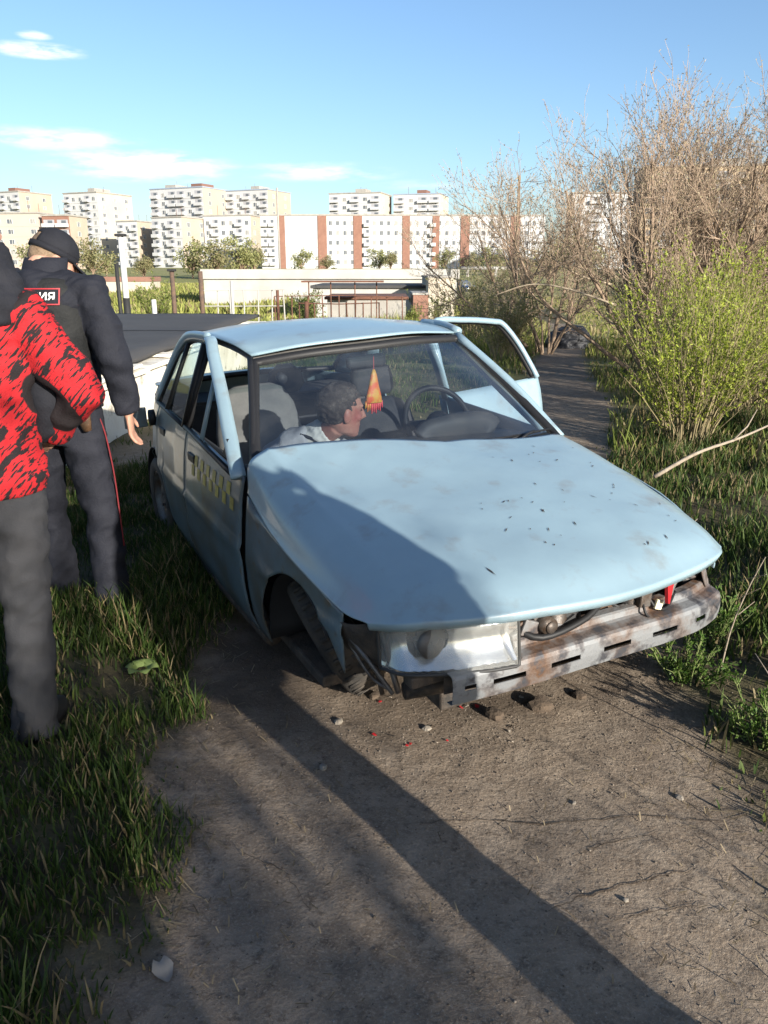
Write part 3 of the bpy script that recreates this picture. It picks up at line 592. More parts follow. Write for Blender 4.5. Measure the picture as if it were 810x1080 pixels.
m = MB(); m.box((0, 0, 0), (.032, .012, .036), Matrix.Rotation(.35, 3, 'Y')); m.build('connector', 'cream_label', car, loc=(.315, -.665, .555), bevel=.003)
m = MB(); m.box((0, 0, 0), (.05, .03, .10)); m.build('lamp_bracket', 'bare_metal', car, loc=(.27, -.64, .60), rot=(0, .1, 0), bevel=.006)
m = MB(); m.add([(0, 0, .09), (.075, .004, .105), (.065, .006, .085), (.012, .004, -.035), (-.004, 0, -.03)], [(0, 1, 2, 3, 4)]); m.build('red_lamp_shard', 'red_plastic', car, solid=.012, loc=(.325, -.69, .60), rot=(R(-12), R(8), R(10)))
# empty lamp nest with its ring on the driver's side
m = MB(); P = []
for k in range(21):
    a = 2*PI*k/20; P.append([Vector((.50+r*1.35*math.cos(a), -.60+.10*(q)+.10*math.cos(a)*.35, .575+r*math.sin(a))) for r, q in ((.085, 0), (.078, .02), (.072, .9))])
m.grid(P); m.build('lamp_nest', 'grime', car, True, solid=.008)
m = MB(); m.tube(cr([(.41, -.62, .52), (.43, -.625, .60), (.52, -.61, .645), (.60, -.57, .63), (.645, -.53, .57)], 18), .009, 6); m.build('lamp_ring', 'bare_metal', car, True)
m = MB(); m.grid(net([[(.56, -.61, .66), (.62, -.57, .655), (.67, -.50, .65)], [(.58, -.61, .60), (.65, -.56, .60), (.70, -.48, .60)], [(.62, -.60, .53), (.68, -.55, .54), (.72, -.46, .55)]], 10, 10)); m.build('bent_wing_tip', 'rust_metal', car, True, solid=.005)
# engine mass and bay walls
m = MB(); m.box((.05, -.22, .52), (.62, .36, .32)); m.tube([(-.15, -.30, .70), (.30, -.30, .70)], .06, 10); m.build('engine_block', 'grime', car, bevel=.03)
m = MB(); m.box((0, .40, .58), (1.44, .02, .62)); m.build('bulkhead', 'grime', car)
for s in (-1, 1): m = MB(); m.box((s*.60, -.15, .56), (.02, .80, .22)); m.build('bay_wall', 'grime', car)
# headlamp (passenger side), whole but clouded
m = MB(); LB = [(-.705, -.505), (-.66, -.585), (-.56, -.640), (-.43, -.690), (-.315, -.715)]
front = [[Vector((x, y, z)) for z in np.linspace(.512, .682, 8)] for x, y in cr([(a, b, 0) for a, b in LB], 34)[:, :2]]
for i, r in enumerate(front):
    for p in r: p.y += (.006 if i % 2 else 0)*(i > 9); p.y += .10*max(0, p.z-.512)**1.2
lampm = MB(); lampm.grid(front); lamp = empty('headlamp'); lamp.parent = car
lampm.build('lens', 'lamp_glass', lamp, True)
m = MB(); bk = [[Vector((p.x+.01, p.y+.02+.05*math.sin(PI*j/7), p.z)) for j, p in enumerate(r)] for r in front]; m.grid(bk)
m.build('reflector', 'reflector', lamp, True)
m = MB(); m.tube([(-.585, -.56, .612), (-.575, -.615, .612)], [.035, .052], 18); m.build('lamp_bowl', 'bare_metal', lamp, True)
m = MB(); e = [r[0] for r in front[::2]]+front[-1]+[r[-1] for r in front[::-2]]+front[0][::-1]; m.tube(e, .006, 6); m.build('rim', 'dark_plastic', lamp, True)
m = MB(); m.box((-.48, -.52, .61), (.28, .13, .11)); m.build('housing', 'dark_plastic', lamp, bevel=.01)
m = MB(); m.box((-.52, -.58, .485), (.26, .06, .04)); m.build('lamp_tray', 'grime', car, bevel=.008)
# underside and cabin
m = MB(); m.box((0, 1.45, .20), (1.42, 2.9, .05)); m.box((0, .0, .30), (.9, .9, .12)); m.build('floor_pan', 'grime', car, bevel=.01)
for s in (-1, 1):
    m = MB(); m.grid([[Vector((s*(SX(y, z)-.06), y, z)) for z in np.linspace(.22, .90, 6)] for y in (np.linspace(.60, 3.0, 20) if s < 0 else np.linspace(2.42, 3.0, 8))]); m.build('cabin_trim', 'interior', car, True, solid=.02)
m = MB(); m.grid(net([[(-.72, .52, .86), (-.3, .42, .885), (.3, .40, .885), (.70, .46, .86)], [(-.72, .80, .875), (-.3, .78, .90), (.15, .77, .905), (.70, .76, .875)], [(-.72, .90, .82), (-.3, .90, .83), (.15, .89, .84), (.70, .88, .82)], [(-.72, .86, .55), (-.3, .84, .55), (.3, .84, .55), (.70, .84, .55)]], 24, 16)); m.build('dashboard', 'dark_plastic', car, True, solid=.02)
m = MB(); m.tube(cr([(.18, .76, .895), (.22, .76, .925), (.37, .75, .940), (.52, .76, .925), (.56, .76, .895)], 16), [(.08, .032)]*16, 8); m.build('instrument_hood', 'dark_plastic', car, True)
def ringpts(c, r, tilt, n=33):
    M = Matrix.Rotation(tilt, 3, 'X'); return [Vector(c)+M @ Vector((r*math.cos(2*PI*k/(n-1)), r*math.sin(2*PI*k/(n-1)), 0)) for k in range(n)]
sw = empty('steering_wheel'); sw.parent = car
m = MB(); m.tube(ringpts((.39, .98, .925), .19, R(62)), .016, 8, cap=False); m.build('rim', 'black_rubber', sw, True)
M = Matrix.Rotation(R(62), 3, 'X'); m = MB(); c = Vector((.39, .98, .925))
for a in (0, PI, -PI/2): m.tube([c+M @ Vector((.03*math.cos(a), .03*math.sin(a), -.02)), c+M @ Vector((.18*math.cos(a), .18*math.sin(a), 0))], [(.03, .012)]*2, 6)
m.ball(c, (.07, .05, .06)); m.tube([c, (.37, .80, .83)], .03, 8); m.build('spokes', 'black_rubber', sw, True)
def seat(x, mt, hmt, tall=1., head=True):
    s = empty('front_seat'); s.parent = car; s.location = (x, 1.32, .28)
    m = MB(); m.rings([(0, 0, .0, .22, .25), (0, 0, .08, .25, .28), (0, 0, .15, .24, .27), (0, .0, .18, .20, .23)], 24, p=3.4); m.build('cushion', mt, s, True)
    m = MB(); M = Matrix.Translation((0, .24, .14)) @ Matrix.Rotation(R(-14), 4, 'X') @ Matrix.Diagonal((1, 1, tall, 1))
    m.rings([(0, 0, 0, .23, .07), (0, 0, .15, .25, .085), (0, 0, .35, .245, .08), (0, 0, .46, .22, .07), (0, 0, .53, .17, .055), (0, 0, .555, .10, .03)], 24, M, 3.0); m.build('backrest', mt, s, True)
    if not head: return s
    m = MB(); M2 = M @ Matrix.Translation((0, .0, .57)); m.rings([(0, 0, 0, .10, .035), (0, 0, .03, .13, .05), (0, 0, .10, .135, .052), (0, 0, .16, .12, .045), (0, 0, .185, .08, .025)], 20, M2, 3.0)
    m.build('headrest', hmt, s, True)
    return s
seat(-.36, 'seat_cloth', 'seat_cloth', 1.27, False); seat(.37, 'seat_dark', 'seat_dark')
m = MB(); m.box((0, 2.18, .38), (1.34, .50, .22)); m.box((0, 2.44, .64), (1.34, .14, .52), Matrix.Rotation(R(-14), 3, 'X')); m.build('rear_bench', 'seat_dark', car, bevel=.05)
for x in (.0,): m = MB(); m.rings([(0, 0, 0, .09, .04), (0, 0, .05, .13, .055), (0, 0, .13, .11, .05), (0, 0, .18, .05, .03)], 16, None, 2.6); m.build('rear_headrest', 'seat_dark', car, True, loc=(x+.1, 2.48, .92))
m = MB(); m.box((0, 2.66, .90), (1.30, .40, .02)); m.build('parcel_shelf', 'interior', car)
m = MB(); m.grid([[p+Vector((0, 0, -.03)) for p in r] for r in net(RC, 12, 12)]); m.build('headlining', 'seat_cloth', car, True)
# inside mirror, hanging pennant
m = MB(); m.rings([(0, 0, -.03, .10, .012), (0, 0, -.02, .115, .02), (0, 0, .02, .115, .02), (0, 0, .032, .10, .012)], 18, None, 3.5); im = m.build('inside_mirror', 'dark_plastic', car, True, loc=(.03, 1.07, 1.262), rot=(R(-8), 0, R(8)))
m = MB(); m.tube([(0, 0, .03), (0, -.01, .08)], .008, 6); m.build('mirror_stem', 'dark_plastic', im)
m = MB(); m.tube([(-.445, 1.02, 1.235), (-.44, .98, 1.225)], .022, 14); m.build('suction_cup', 'dark_plastic', car, True)
# engine-bay seam: small mirror corner on the passenger door
m = MB(); m.add([(-.79, .70, .93), (-.785, .86, .94), (-.775, .80, 1.02)], [(0, 1, 2)]); m.build('mirror_corner', 'black_rubber', fdoor, solid=.012)

for k in range(16):                                           # stuff crammed in the gap under the bonnet lip
    m = MB(); x0 = random.uniform(-.28, .58); z0 = random.uniform(.545, .655); y0 = -.585-random.uniform(0, .05)+.2*x0*x0
    if k % 3: m.box((0, 0, 0), (random.uniform(.02, .07), .015, random.uniform(.015, .05)), Matrix.Rotation(random.uniform(-.7, .7), 3, 'Y'))
    else: m.tube(cr([(-.06, 0, random.uniform(-.03, .03)), (0, -.01, random.uniform(-.02, .02)), (.07, 0, random.uniform(-.03, .03))], 8), random.uniform(.004, .009), 6)
    m.build('bay_scrap', random.choice(['bare_metal', 'rust_metal', 'grime', 'dark_plastic', 'leather_brown']), car, loc=(x0, y0, z0))
pen = empty('hanging_pennant', CAR_M @ Vector((.025, .98, 1.155)), R(26.8), 'red and gold fringed pennant hanging from the mirror inside the car', 'pennant')
m = MB(); m.tube([(0, 0, .14), (0, 0, .06)], .0015, 5); m.build('cord', 'red_cloth', pen)
m = MB(); m.rings([(0, 0, .075, .006, .005), (0, 0, .05, .016, .010), (0, 0, .0, .026, .012), (0, 0, -.05, .040, .014), (.0, 0, -.085, .046, .016), (0, 0, -.09, .04, .010)], 14, None, 2.6); m.build('pennant_body', 'gold_cloth', pen, True)
for k in range(9):
    x = -.042+.0105*k; m = MB(); m.tube([(x, 0, -.08), (x*1.1, 0, -.115-.012*(k % 2)-.02*(1-abs(k-4)/4))], [.007, .004], 5); m.build('fringe', 'red_cloth' if k > 2 else 'gold_cloth', pen, True)

# ---------------------------------------------------------------- people
def fuse(mb, voxel, it=4, folds=0., fs=9., seed=0, fsy=1.):     # union of lofts as one continuous skin
    me = mb.mesh('tmp', 'skin'); o = link('tmp', me)
    q = o.modifiers.new('r', 'REMESH'); q.mode = 'VOXEL'; q.voxel_size = voxel
    if it: q = o.modifiers.new('s', 'SMOOTH'); q.factor = .5; q.iterations = it
    dg = bpy.context.evaluated_depsgraph_get(); out = bpy.data.meshes.new_from_object(o.evaluated_get(dg))
    bpy.data.objects.remove(o); bpy.data.meshes.remove(me)
    n = len(out.vertices); co = np.zeros(n*3, np.float32); out.vertices.foreach_get('co', co); co = co.reshape(-1, 3)
    if folds:
        nr = np.zeros(n*3, np.float32); out.vertices.foreach_get('normal', nr); nr = nr.reshape(-1, 3)
        h = np.array([mnoise.noise((p[0]*fs+seed, p[1]*fs, (p[2]+.35*p[0])*fs*1.7*fsy))+.9*(.35-abs(mnoise.noise((p[0]*fs*1.3, p[1]*fs*1.3+seed, (p[2]-.6*p[0]+.3*p[1])*fs*2.6*fsy)))) for p in co], np.float32)
        co = co+nr*(h*folds)[:, None]
    out.vertices.foreach_set('co', co.ravel()); out.polygons.foreach_set('use_smooth', [True]*len(out.polygons)); out.materials.clear(); out.update()
    return out
def put(name, me, mt, parent): me.materials.append(MATS[mt]); me.name = name; return link(name, me, parent)
def head_into(mb, M, ears=True):
    mb.rings([(0, .060, -.118, .022, .020), (0, .052, -.108, .040, .040), (0, .030, -.088, .056, .066), (0, .012, -.05, .067, .086), (0, .003, 0, .073, .097), (0, -.002, .04, .076, .100), (0, -.006, .08, .068, .089), (0, -.008, .108, .046, .062), (0, -.008, .122, .018, .025)], 24, M)
    mb.tube([M @ Vector(p) for p in ((0, .088, .028), (0, .108, .0), (0, .122, -.026), (0, .10, -.038))], [.010, .013, .017, .010], 10)
    mb.ball((0, .080, .030), (.058, .020, .012), M); mb.ball((0, .090, -.060), (.026, .014, .009), M); mb.ball((0, .086, -.075), (.024, .013, .009), M); mb.ball((0, .078, -.103), (.026, .020, .016), M)
    for s in (-1, 1):
        mb.ball((s*.042, .062, -.020), (.024, .026, .022), M)
        if ears: mb.ball((s*.078, -.008, -.008), (.012, .020, .034), M)
def hand_into(mb, wrist, direction, side, thumb_dir, curl=.35):   # palm, four unequal bent fingers, thumb leaving the side of the palm
    w = Vector(wrist); d = Vector(direction).normalized(); t = Vector(thumb_dir); t = (t-d*t.dot(d)).normalized(); n = d.cross(t).normalized()*side
    mb.tube([w-d*.02, w+d*.03, w+d*.085], [(.016, .027), (.016, .038), (.012, .040)], 10, flat=n)
    for i, (o, L) in enumerate(((.030, .070), (.011, .080), (-.010, .074), (-.029, .058))):
        b = w+d*.080+t*o; k1 = (d+n*curl).normalized(); k2 = (d+n*curl*2.6).normalized()
        mb.tube([b, b+k1*L*.5, b+k1*L*.5+k2*L*.5], [.0095, .009, .007], 8)
    b = w+d*.025+t*.030; mb.tube([b, b+(d*.6+t*.6+n*.2)*.045, b+(d*.6+t*.6+n*.2)*.045+(d+n*.4)*.028], [.012, .011, .008], 8)
def torso_rings(k=0., lean=0.): # z, half width, half depth
    R_ = [(.86, .150, .105), (.93, .168, .118), (1.02, .152, .108), (1.12, .152, .108), (1.24, .172, .118), (1.34, .190, .120), (1.42, .185, .108), (1.47, .130, .085), (1.50, .070, .065)]
    return [(0, lean*(z-.9), z, a+k, b+k) for z, a, b in R_]
def standing(name, label, loc, rz, scale, arms, legs, mats, head_yaw=0., head_tilt=0., hair=None, hem=.88, voxel=.010, bulk=0., head=(0, .025, 1.63), hscale=1., slim=1., folds=.014):
    """arms: per side (shoulder, elbow, wrist, thumb_dir, hand_dir); legs: per side (hip, knee, ankle, toe)"""
    p = empty(name, loc, rz, label, 'person'); p.scale = (scale,)*3
    HM = Matrix.Translation(head) @ Matrix.Rotation(head_yaw, 4, 'Z') @ Matrix.Rotation(head_tilt, 4, 'X') @ Matrix.Scale(hscale, 4)
    b = MB(); head_into(b, HM); b.tube([(0, -.005, 1.45), (0, .0, 1.52), HM @ Vector((0, -.01, -.05))], [.062, .056, .056], 12)
    b.rings(torso_rings(-.012), 24)
    for i, (sh, el, wr, td, hd) in enumerate(arms):
        b.tube([(sh[0]*.6, sh[1], sh[2]-.01), sh, Vector(sh).lerp(Vector(el), .5), el, Vector(el).lerp(Vector(wr), .4), wr], [.05, .052, .046, .038, .038, .026], 12)
        hand_into(b, wr, hd, -1 if i else 1, td)
    for hp, kn, an, toe in legs:
        b.tube([(hp[0], hp[1], hp[2]+.08), hp, Vector(hp).lerp(Vector(kn), .5), kn, Vector(kn).lerp(Vector(an), .35), an], [.08, .085, .072, .052, .054, .036], 12)
    put('body', fuse(b, .0075, 3), 'skin', p)
    j = MB(); tr = [(0, .0, hem-.02, .165+bulk, .115+bulk)]+[r for r in torso_rings(.014+bulk*.8) if r[2] > hem+.02]; j.rings(tr, 28)
    for sh, el, wr, td, hd in arms:
        sh, el, wr = Vector(sh), Vector(el), Vector(wr); cuff = wr-(wr-el).normalized()*.015
        j.tube([(sh.x*.45, sh.y, sh.z+.01), sh, sh.lerp(el, .35), sh.lerp(el, .75), el, el.lerp(wr, .45), cuff], [.075, .074+bulk*.3, .068+bulk*.4, .060+bulk*.4, .060+bulk*.4, .054+bulk*.3, .046], 14)
    jk = put('jacket', fuse(j, voxel, 3, folds, 9, 3), mats[0], p)
    t = MB(); t.rings([(0, 0, .80, .150, .115), (0, 0, .88, .166, .124), (0, 0, .97, .160, .118), (0, 0, 1.0, .150, .110)], 24)
    for hp, kn, an, toe in legs:
        hp, kn, an = Vector(hp), Vector(kn), Vector(an)
        t.tube([hp+Vector((0, 0, .08)), hp, hp.lerp(kn, .5), kn, kn.lerp(an, .5), an+Vector((0, 0, -.02)), an+Vector((0, 0, -.05))], [.092, .098]+[q*slim for q in (.088, .074, .074, .074, .074)], 14)
    put('trousers', fuse(t, voxel, 3, folds, 8, 9, .9), mats[1], p)
    for hp, kn, an, toe in legs:
        m = MB(); an = Vector(an); d = Vector(toe); d = Vector((d.x, d.y, 0)).normalized(); M = Matrix.Translation((an.x, an.y, 0)) @ Matrix.Rotation(math.atan2(-d.x, d.y), 4, 'Z')
        m.rings([(0, .05, 0, .046, .135), (0, .05, .025, .050, .142), (0, .045, .05, .048, .13), (0, .01, .08, .042, .085), (0, -.015, .12, .042, .055)], 18, M, 2.4); m.build('shoe', 'black_rubber', p, True)
    if hair:
        h = MB(); h.rings([(0, -.030, -.055, .060, .060), (0, -.022, -.02, .078, .086), (0, -.012, .03, .0815, .099), (0, -.009, .08, .073, .095), (0, -.009, .112, .050, .068), (0, -.009, .128, .015, .02)], 24, HM); put('hair', fuse(h, .008, 2, .003, 40), hair, p)
    return p, HM
# police officer, back turned
OZ = Z(-1.52, 3.70)
off, HM = standing('person', 'police officer in black cap and stab vest, back turned, standing by the pale low wall', (-1.505, 3.62, OZ-.05), R(-6), 1.075,
    [((.205, -.01, 1.42), (.285, -.03, 1.15), (.292, .045, .91), (-.2, 1, 0), (.0, .12, -1)), ((-.205, -.01, 1.43), (-.27, .01, 1.15), (-.25, .10, .92), (.2, 1, 0), (.02, .15, -1))],
    [((.095, 0, .86), (.135, .02, .47), (.165, -.02, .08), (.35, 1)), ((-.095, 0, .86), (-.12, .04, .47), (-.115, .06, .08), (-.3, 1))],
    ('cloth_navy', 'cloth_navy'), R(-46), R(-28), 'hair_fair', hem=.985, voxel=.009, bulk=.018, head=(0, .10, 1.545), hscale=.93)
v = MB(); v.rings([(0, 0, z, a+.040, b_+.036) for z, a, b_ in ((1.03, .142, .108), (1.10, .145, .108), (1.24, .156, .116), (1.36, .156, .112), (1.44, .140, .092), (1.475, .10, .07))], 28, None, 2.5)
vest = put('vest', fuse(v, .010, 3, .005, 9, 5), 'cloth_vest', off)
m = MB(); m.rings([(0, .002, 1.455, .092, .083), (0, .020, 1.50, .086, .080), (0, .038, 1.535, .084, .078), (0, .048, 1.552, .082, .076)], 24); m.build('collar', 'cloth_navy', off, True, solid=.008)
# cap with the strap opening at the back
m = MB(); P = []
for i in range(13):
    th = PI/2*i/12
    P.append([HM @ Vector((.0865*math.sin(th+.02)*math.sin(ph), -.008-.106*math.sin(th+.02)*math.cos(ph), .038+.098*math.cos(th))) for ph in np.linspace(-PI, PI, 41)])
fs = MB(); fs.grid(P)
keep = [q for q in fs.f if not (sum((HM.inverted() @ Vector(fs.v[i])).y for i in q)/4 < -.07 and .040 < sum((HM.inverted() @ Vector(fs.v[i])).z for i in q)/4 < .085 and abs(sum((HM.inverted() @ Vector(fs.v[i])).x for i in q)/4) < .038)]
fs.f = keep; fs.m = [0]*len(keep); cap = fs.build('cap', 'cloth_black', off, True, solid=.005)
m = MB(); m.grid([[HM @ Vector((.0885*math.sin(ph), -.008-.108*math.cos(ph), z)) for z in (.018, .042)] for ph in np.linspace(-PI, PI, 41)]); m.build('cap_band', 'cloth_black', cap, True, solid=.004)
m = MB(); m.grid([[HM @ Vector((x*(1-.15*t), .075+.095*t-.9*x*x*(2.2*t+1.5), .030-.028*t-2.2*x*x)) for x in np.linspace(-.075, .075, 13)] for t in np.linspace(0, 1, 6)]); m.build('peak', 'cloth_black', cap, True, solid=.005)
# back patch: white Cyrillic letters in a red frame on black
def back_y(x, z):                                            # the vest's back surface
    a = lerp1(z, [1.03, 1.24, 1.36, 1.44, 1.475], [.182, .196, .196, .18, .14]); b_ = lerp1(z, [1.03, 1.24, 1.36, 1.44, 1.475], [.144, .152, .148, .128, .106])
    return -b_*max(.2, 1-min(.98, abs(x)/a)**2.5)**(1/2.5)-.006
def wrap(me, dy=0.):
    for v_ in me.vertices: v_.co = Vector((v_.co.x, back_y(v_.co.x, v_.co.z)-dy, v_.co.z))
m = MB(); m.grid([[Vector((x, 0, z)) for z in np.linspace(1.3750, 1.4350, 4)] for x in np.linspace(-.125, .125, 20)]); me = m.mesh('back_patch', 'cloth_black', True); wrap(me, .001); patch = link('back_patch', me, off)
m = MB()
for za, zb in ((1.3730, 1.3775), (1.4325, 1.4370)): m.grid([[Vector((x, 0, z)) for z in (za, zb)] for x in np.linspace(-.128, .128, 20)])
for xa, xb in ((-.128, -.1235), (.1235, .128)): m.grid([[Vector((x, 0, z)) for z in np.linspace(1.3730, 1.4370, 4)] for x in (xa, xb)])
me = m.mesh('patch_border', 'red_trim'); wrap(me, .003); link('patch_border', me, patch)
def text_mesh(body, width, height, mt):
    cu = bpy.data.curves.new('t', 'FONT'); cu.body = body; cu.size = 1; cu.align_x = 'LEFT'; cu.resolution_u = 3; cu.offset = .012
    o = link('t', cu); dg = bpy.context.evaluated_depsgraph_get(); me = bpy.data.meshes.new_from_object(o.evaluated_get(dg)); bpy.data.objects.remove(o)
    c = np.array([v_.co[:] for v_ in me.vertices]); lo, hi = c.min(0), c.max(0)
    for v_ in me.vertices: v_.co = Vector(((v_.co.x-lo[0])/(hi[0]-lo[0])*width-width/2, 0, (v_.co.y-lo[1])/(hi[1]-lo[1])*height))
    me.materials.clear(); me.materials.append(MATS[mt]); return me
me = text_mesh('ПОЛИЦИЯ', .225, .036, 'white_print')
for v_ in me.vertices: v_.co.z += 1.386
wrap(me, .0065); link('patch_lettering', me, patch)
m = MB(); m.tube([(.10, -.10, 1.395), (.15, -.10, 1.385), (.20, -.078, 1.365)], .0035, 5); m.build('shoulder_piping', 'red_trim', off, True)
m = MB(); m.tube([(.268, -.055, .80), (.262, -.05, .66), (.235, -.045, .50)], .004, 5)
m = MB(); st = [(.180, .0, .90), (.200, .0, .82), (.214, .01, .66), (.217, .018, .50), (.232, .0, .32)]; m.tube(cr(st, 14), [(.005, .003)]*14, 6, flat=(0, 1, 0)); m.build('trouser_stripe', 'stripe_red', off, True)
m = MB(); m.grid([[Vector((.190*math.cos(a), .142*math.sin(a), z)) for z in (.945, .990)] for a in np.linspace(0, 2*PI, 37)]); belt_o = m.build('belt', 'cloth_black', off, True, solid=.006)
m = MB(); m.tube([(.160, -.118, 1.0), (.165, -.122, .955), (.172, -.116, .90), (.175, -.11, .865)], [(.032, .020), (.034, .022), (.026, .018), (.018, .014)], 10); hol = m.build('holster', 'leather_brown', off, True)
m = MB(); m.box((0, 0, 0), (.03, .016, .05)); m.build('holster_strap', 'leather_brown', hol, loc=(.168, -.138, .965), rot=(0, .15, 0), bevel=.005)
m = MB(); m.box((0, 0, 0), (.022, .016, .062)); m.build('belt_pouch', 'chrome', off, loc=(.108, -.148, .952), rot=(0, .2, 0), bevel=.004)
# man in the red jacket, cut by the picture's edge
red, HM2 = standing('person', 'man in red jacket with black brush strokes and grey trousers, elbow out', (-1.300, 2.47, Z(-1.35, 2.44)), R(2), 1.01,
    [((.195, -.01, 1.435), (.335, .01, 1.205), (.185, .13, 1.035), (0, 0, 1), (-.6, .6, -.3)), ((-.225, -.01, 1.46), (-.35, .0, 1.22), (-.17, .18, 1.06), (0, 0, 1), (.6, .6, -.3))],
    [((.095, 0, .86), (.075, .015, .47), (.060, -.01, .06), (.15, 1)), ((-.10, 0, .86), (-.15, .03, .47), (-.18, .03, .06), (-.2, 1))],
    ('red_brushed_jacket', 'cloth_grey'), 0, R(-4), 'hair_dark', hem=.905, voxel=.010, bulk=.028, head=(.05, .05, 1.69))
m = MB(); m.rings([(.04, -.115, 1.37, .08, .04), (.04, -.09, 1.42, .150, .08), (.04, -.04, 1.48, .178, .115), (.045, -.005, 1.54, .160, .112), (.05, .01, 1.60, .120, .10), (.05, .02, 1.645, .098, .088)], 26); hd_ = put('hood', fuse(m, .010, 3, .012, 12), 'cloth_black', red)
sl_ = MB(); sl_.tube([(.175, .01, 1.33), (.215, .025, 1.24), (.225, .035, 1.17), (.195, .06, 1.085), (.165, .08, 1.04)], [.022, .046, .058, .046, .03], 14); put('jacket_lining', fuse(sl_, .009, 3, .006, 9), 'cloth_black', red)
# two onlookers whose shadows fall into the picture: one with both arms raised to take a picture
LEGS = [((.045, 0, .86), (.022, .05, .47), (.010, .075, .06), (.05, 1)), ((-.045, 0, .86), (-.022, -.03, .47), (-.010, -.075, .06), (-.05, 1))]
standing('person', 'onlooker with both arms raised whose long shadow lies across track and bonnet', (1.09, .74, Z(1.09, .74)), R(-36), 1.06,
    [((.22, -.01, 1.44), (.45, .02, 1.42), (.12, .13, 1.58), (-1, 0, 0), (-.8, .3, .4)), ((-.22, -.01, 1.44), (-.45, .02, 1.42), (-.12, .13, 1.58), (1, 0, 0), (.8, .3, .4))],
    LEGS, ('cloth_black', 'cloth_navy'), 0, 0, 'hair_dark', voxel=.014, bulk=.095, slim=.70)
standing('person', 'onlooker in grey jacket whose shadow falls on the grass beside the track', (1.77, -1.80, Z(1.77, -1.8)), R(-36), 1.02,
    [((.215, -.01, 1.43), (.38, -.06, 1.19), (.20, .02, 1.02), (-.2, 1, 0), (-.3, .6, -1)), ((-.215, -.01, 1.43), (-.38, -.06, 1.19), (-.20, .03, 1.02), (.2, 1, 0), (.3, .6, -1))],
    LEGS, ('cloth_grey', 'cloth_navy'), 0, 0, 'hair_dark', voxel=.014, bulk=.07)
# passenger slumped forward in the car (built in the car's frame)
pas = empty('person', CAR_M @ Vector((-.36, 1.36, .46)), R(26.8), 'passenger in a grey jacket slumped forward in the wrecked car, face in profile', 'person')
pas.rotation_euler = (0, R(-2), R(26.8))
def pl(x, y, z): return Vector((x+.36, y-1.36, z-.46))
HM3 = Matrix.Translation(pl(-.215, .855, 1.070)) @ Matrix.Rotation(R(-84), 4, 'Z') @ Matrix.Rotation(R(-5), 4, 'X') @ Matrix.Rotation(R(4), 4, 'Y') @ Matrix.Scale(1.06, 4)
b = MB(); head_into(b, HM3); spine = [(-.36, 1.34, .50), (-.345, 1.25, .64), (-.345, 1.12, .80), (-.32, 1.0, .90)]
b.tube([pl(*spine[-1]), pl(-.275, .94, .95), HM3 @ Vector((0, -.01, -.06))], [.062, .056, .056], 12)
b.tube([pl(*q) for q in spine], [(.115, .15), (.11, .15), (.115, .18), (.08, .12)], 16, flat=(0, 1, .6))
b.tube([pl(-.44, 1.02, .84), pl(-.54, .98, .70), pl(-.50, .93, .62)], [.05, .045, .035], 10); hand_into(b, pl(-.47, .915, .60), (.5, -.4, -.3), 1, (0, 0, 1))
b.tube([pl(-.12, .98, .82), pl(-.04, 1.02, .66), pl(-.10, 1.02, .56)], [.05, .045, .035], 10); hand_into(b, pl(-.13, 1.01, .545), (-.5, -.1, -.4), -1, (0, -1, 0))
for s in (-1, 1): b.tube([pl(-.36+s*.09, 1.36, .50), pl(-.36+s*.11, 1.00, .52), pl(-.36+s*.11, .90, .46), pl(-.36+s*.10, .72, .26)], [.085, .065, .06, .04], 12)
put('body', fuse(b, .0055, 2), 'skin_ruddy', pas)
j = MB(); j.tube([pl(*q) for q in spine]+[pl(-.295, .96, .93)], [(.13, .17), (.125, .17), (.13, .20), (.10, .165), (.075, .10)], 18, flat=(0, 1, .6))
j.tube([pl(-.40, 1.03, .87), pl(-.48, 1.015, .855), pl(-.55, .98, .70), pl(-.505, .935, .63)], [.07, .072, .062, .05], 12); j.tube([pl(-.24, 1.0, .87), pl(-.16, .99, .84), pl(-.035, 1.02, .66), pl(-.09, 1.02, .57)], [.07, .072, .06, .05], 12)
put('jacket', fuse(j, .008, 2, .008, 11, 2), 'cloth_pale', pas)
j = MB(); j.tube([pl(-.295, .975, .925), pl(-.265, .935, .955), pl(-.245, .91, .97)], [.085, .078, .070], 14); put('scarf', fuse(j, .007, 2, .006, 22), 'cloth_white', pas)
m = MB(); m.tube(cr([pl(-.39, .94, .965), pl(-.33, .90, .935), pl(-.29, .875, .87), pl(-.28, .87, .79)], 14), .008, 6); m.build('jacket_trim', 'cloth_black', pas, True)
j = MB()
for s in (-1, 1): j.tube([pl(-.36+s*.09, 1.38, .50), pl(-.36+s*.11, 1.00, .525), pl(-.36+s*.11, .89, .46), pl(-.36+s*.10, .73, .30)], [.10, .08, .075, .065], 12)
put('trousers', fuse(j, .012, 2, .006), 'cloth_navy', pas)
h = MB(); h.rings([(0, -.034, -.045, .062, .058), (0, -.030, -.01, .0795, .078), (0, -.020, .035, .083, .096), (0, -.012, .075, .076, .100), (0, -.010, .108, .054, .074), (0, -.009, .131, .018, .024)], 24, HM3); put('hair', fuse(h, .006, 2, .007, 38), 'hair_greying', pas)
for s in (-1, 1):
    m = MB(); m.ball((s*.033, .083, .010), (.012, .008, .007), HM3); m.build('eye', 'hair_dark', pas, True)

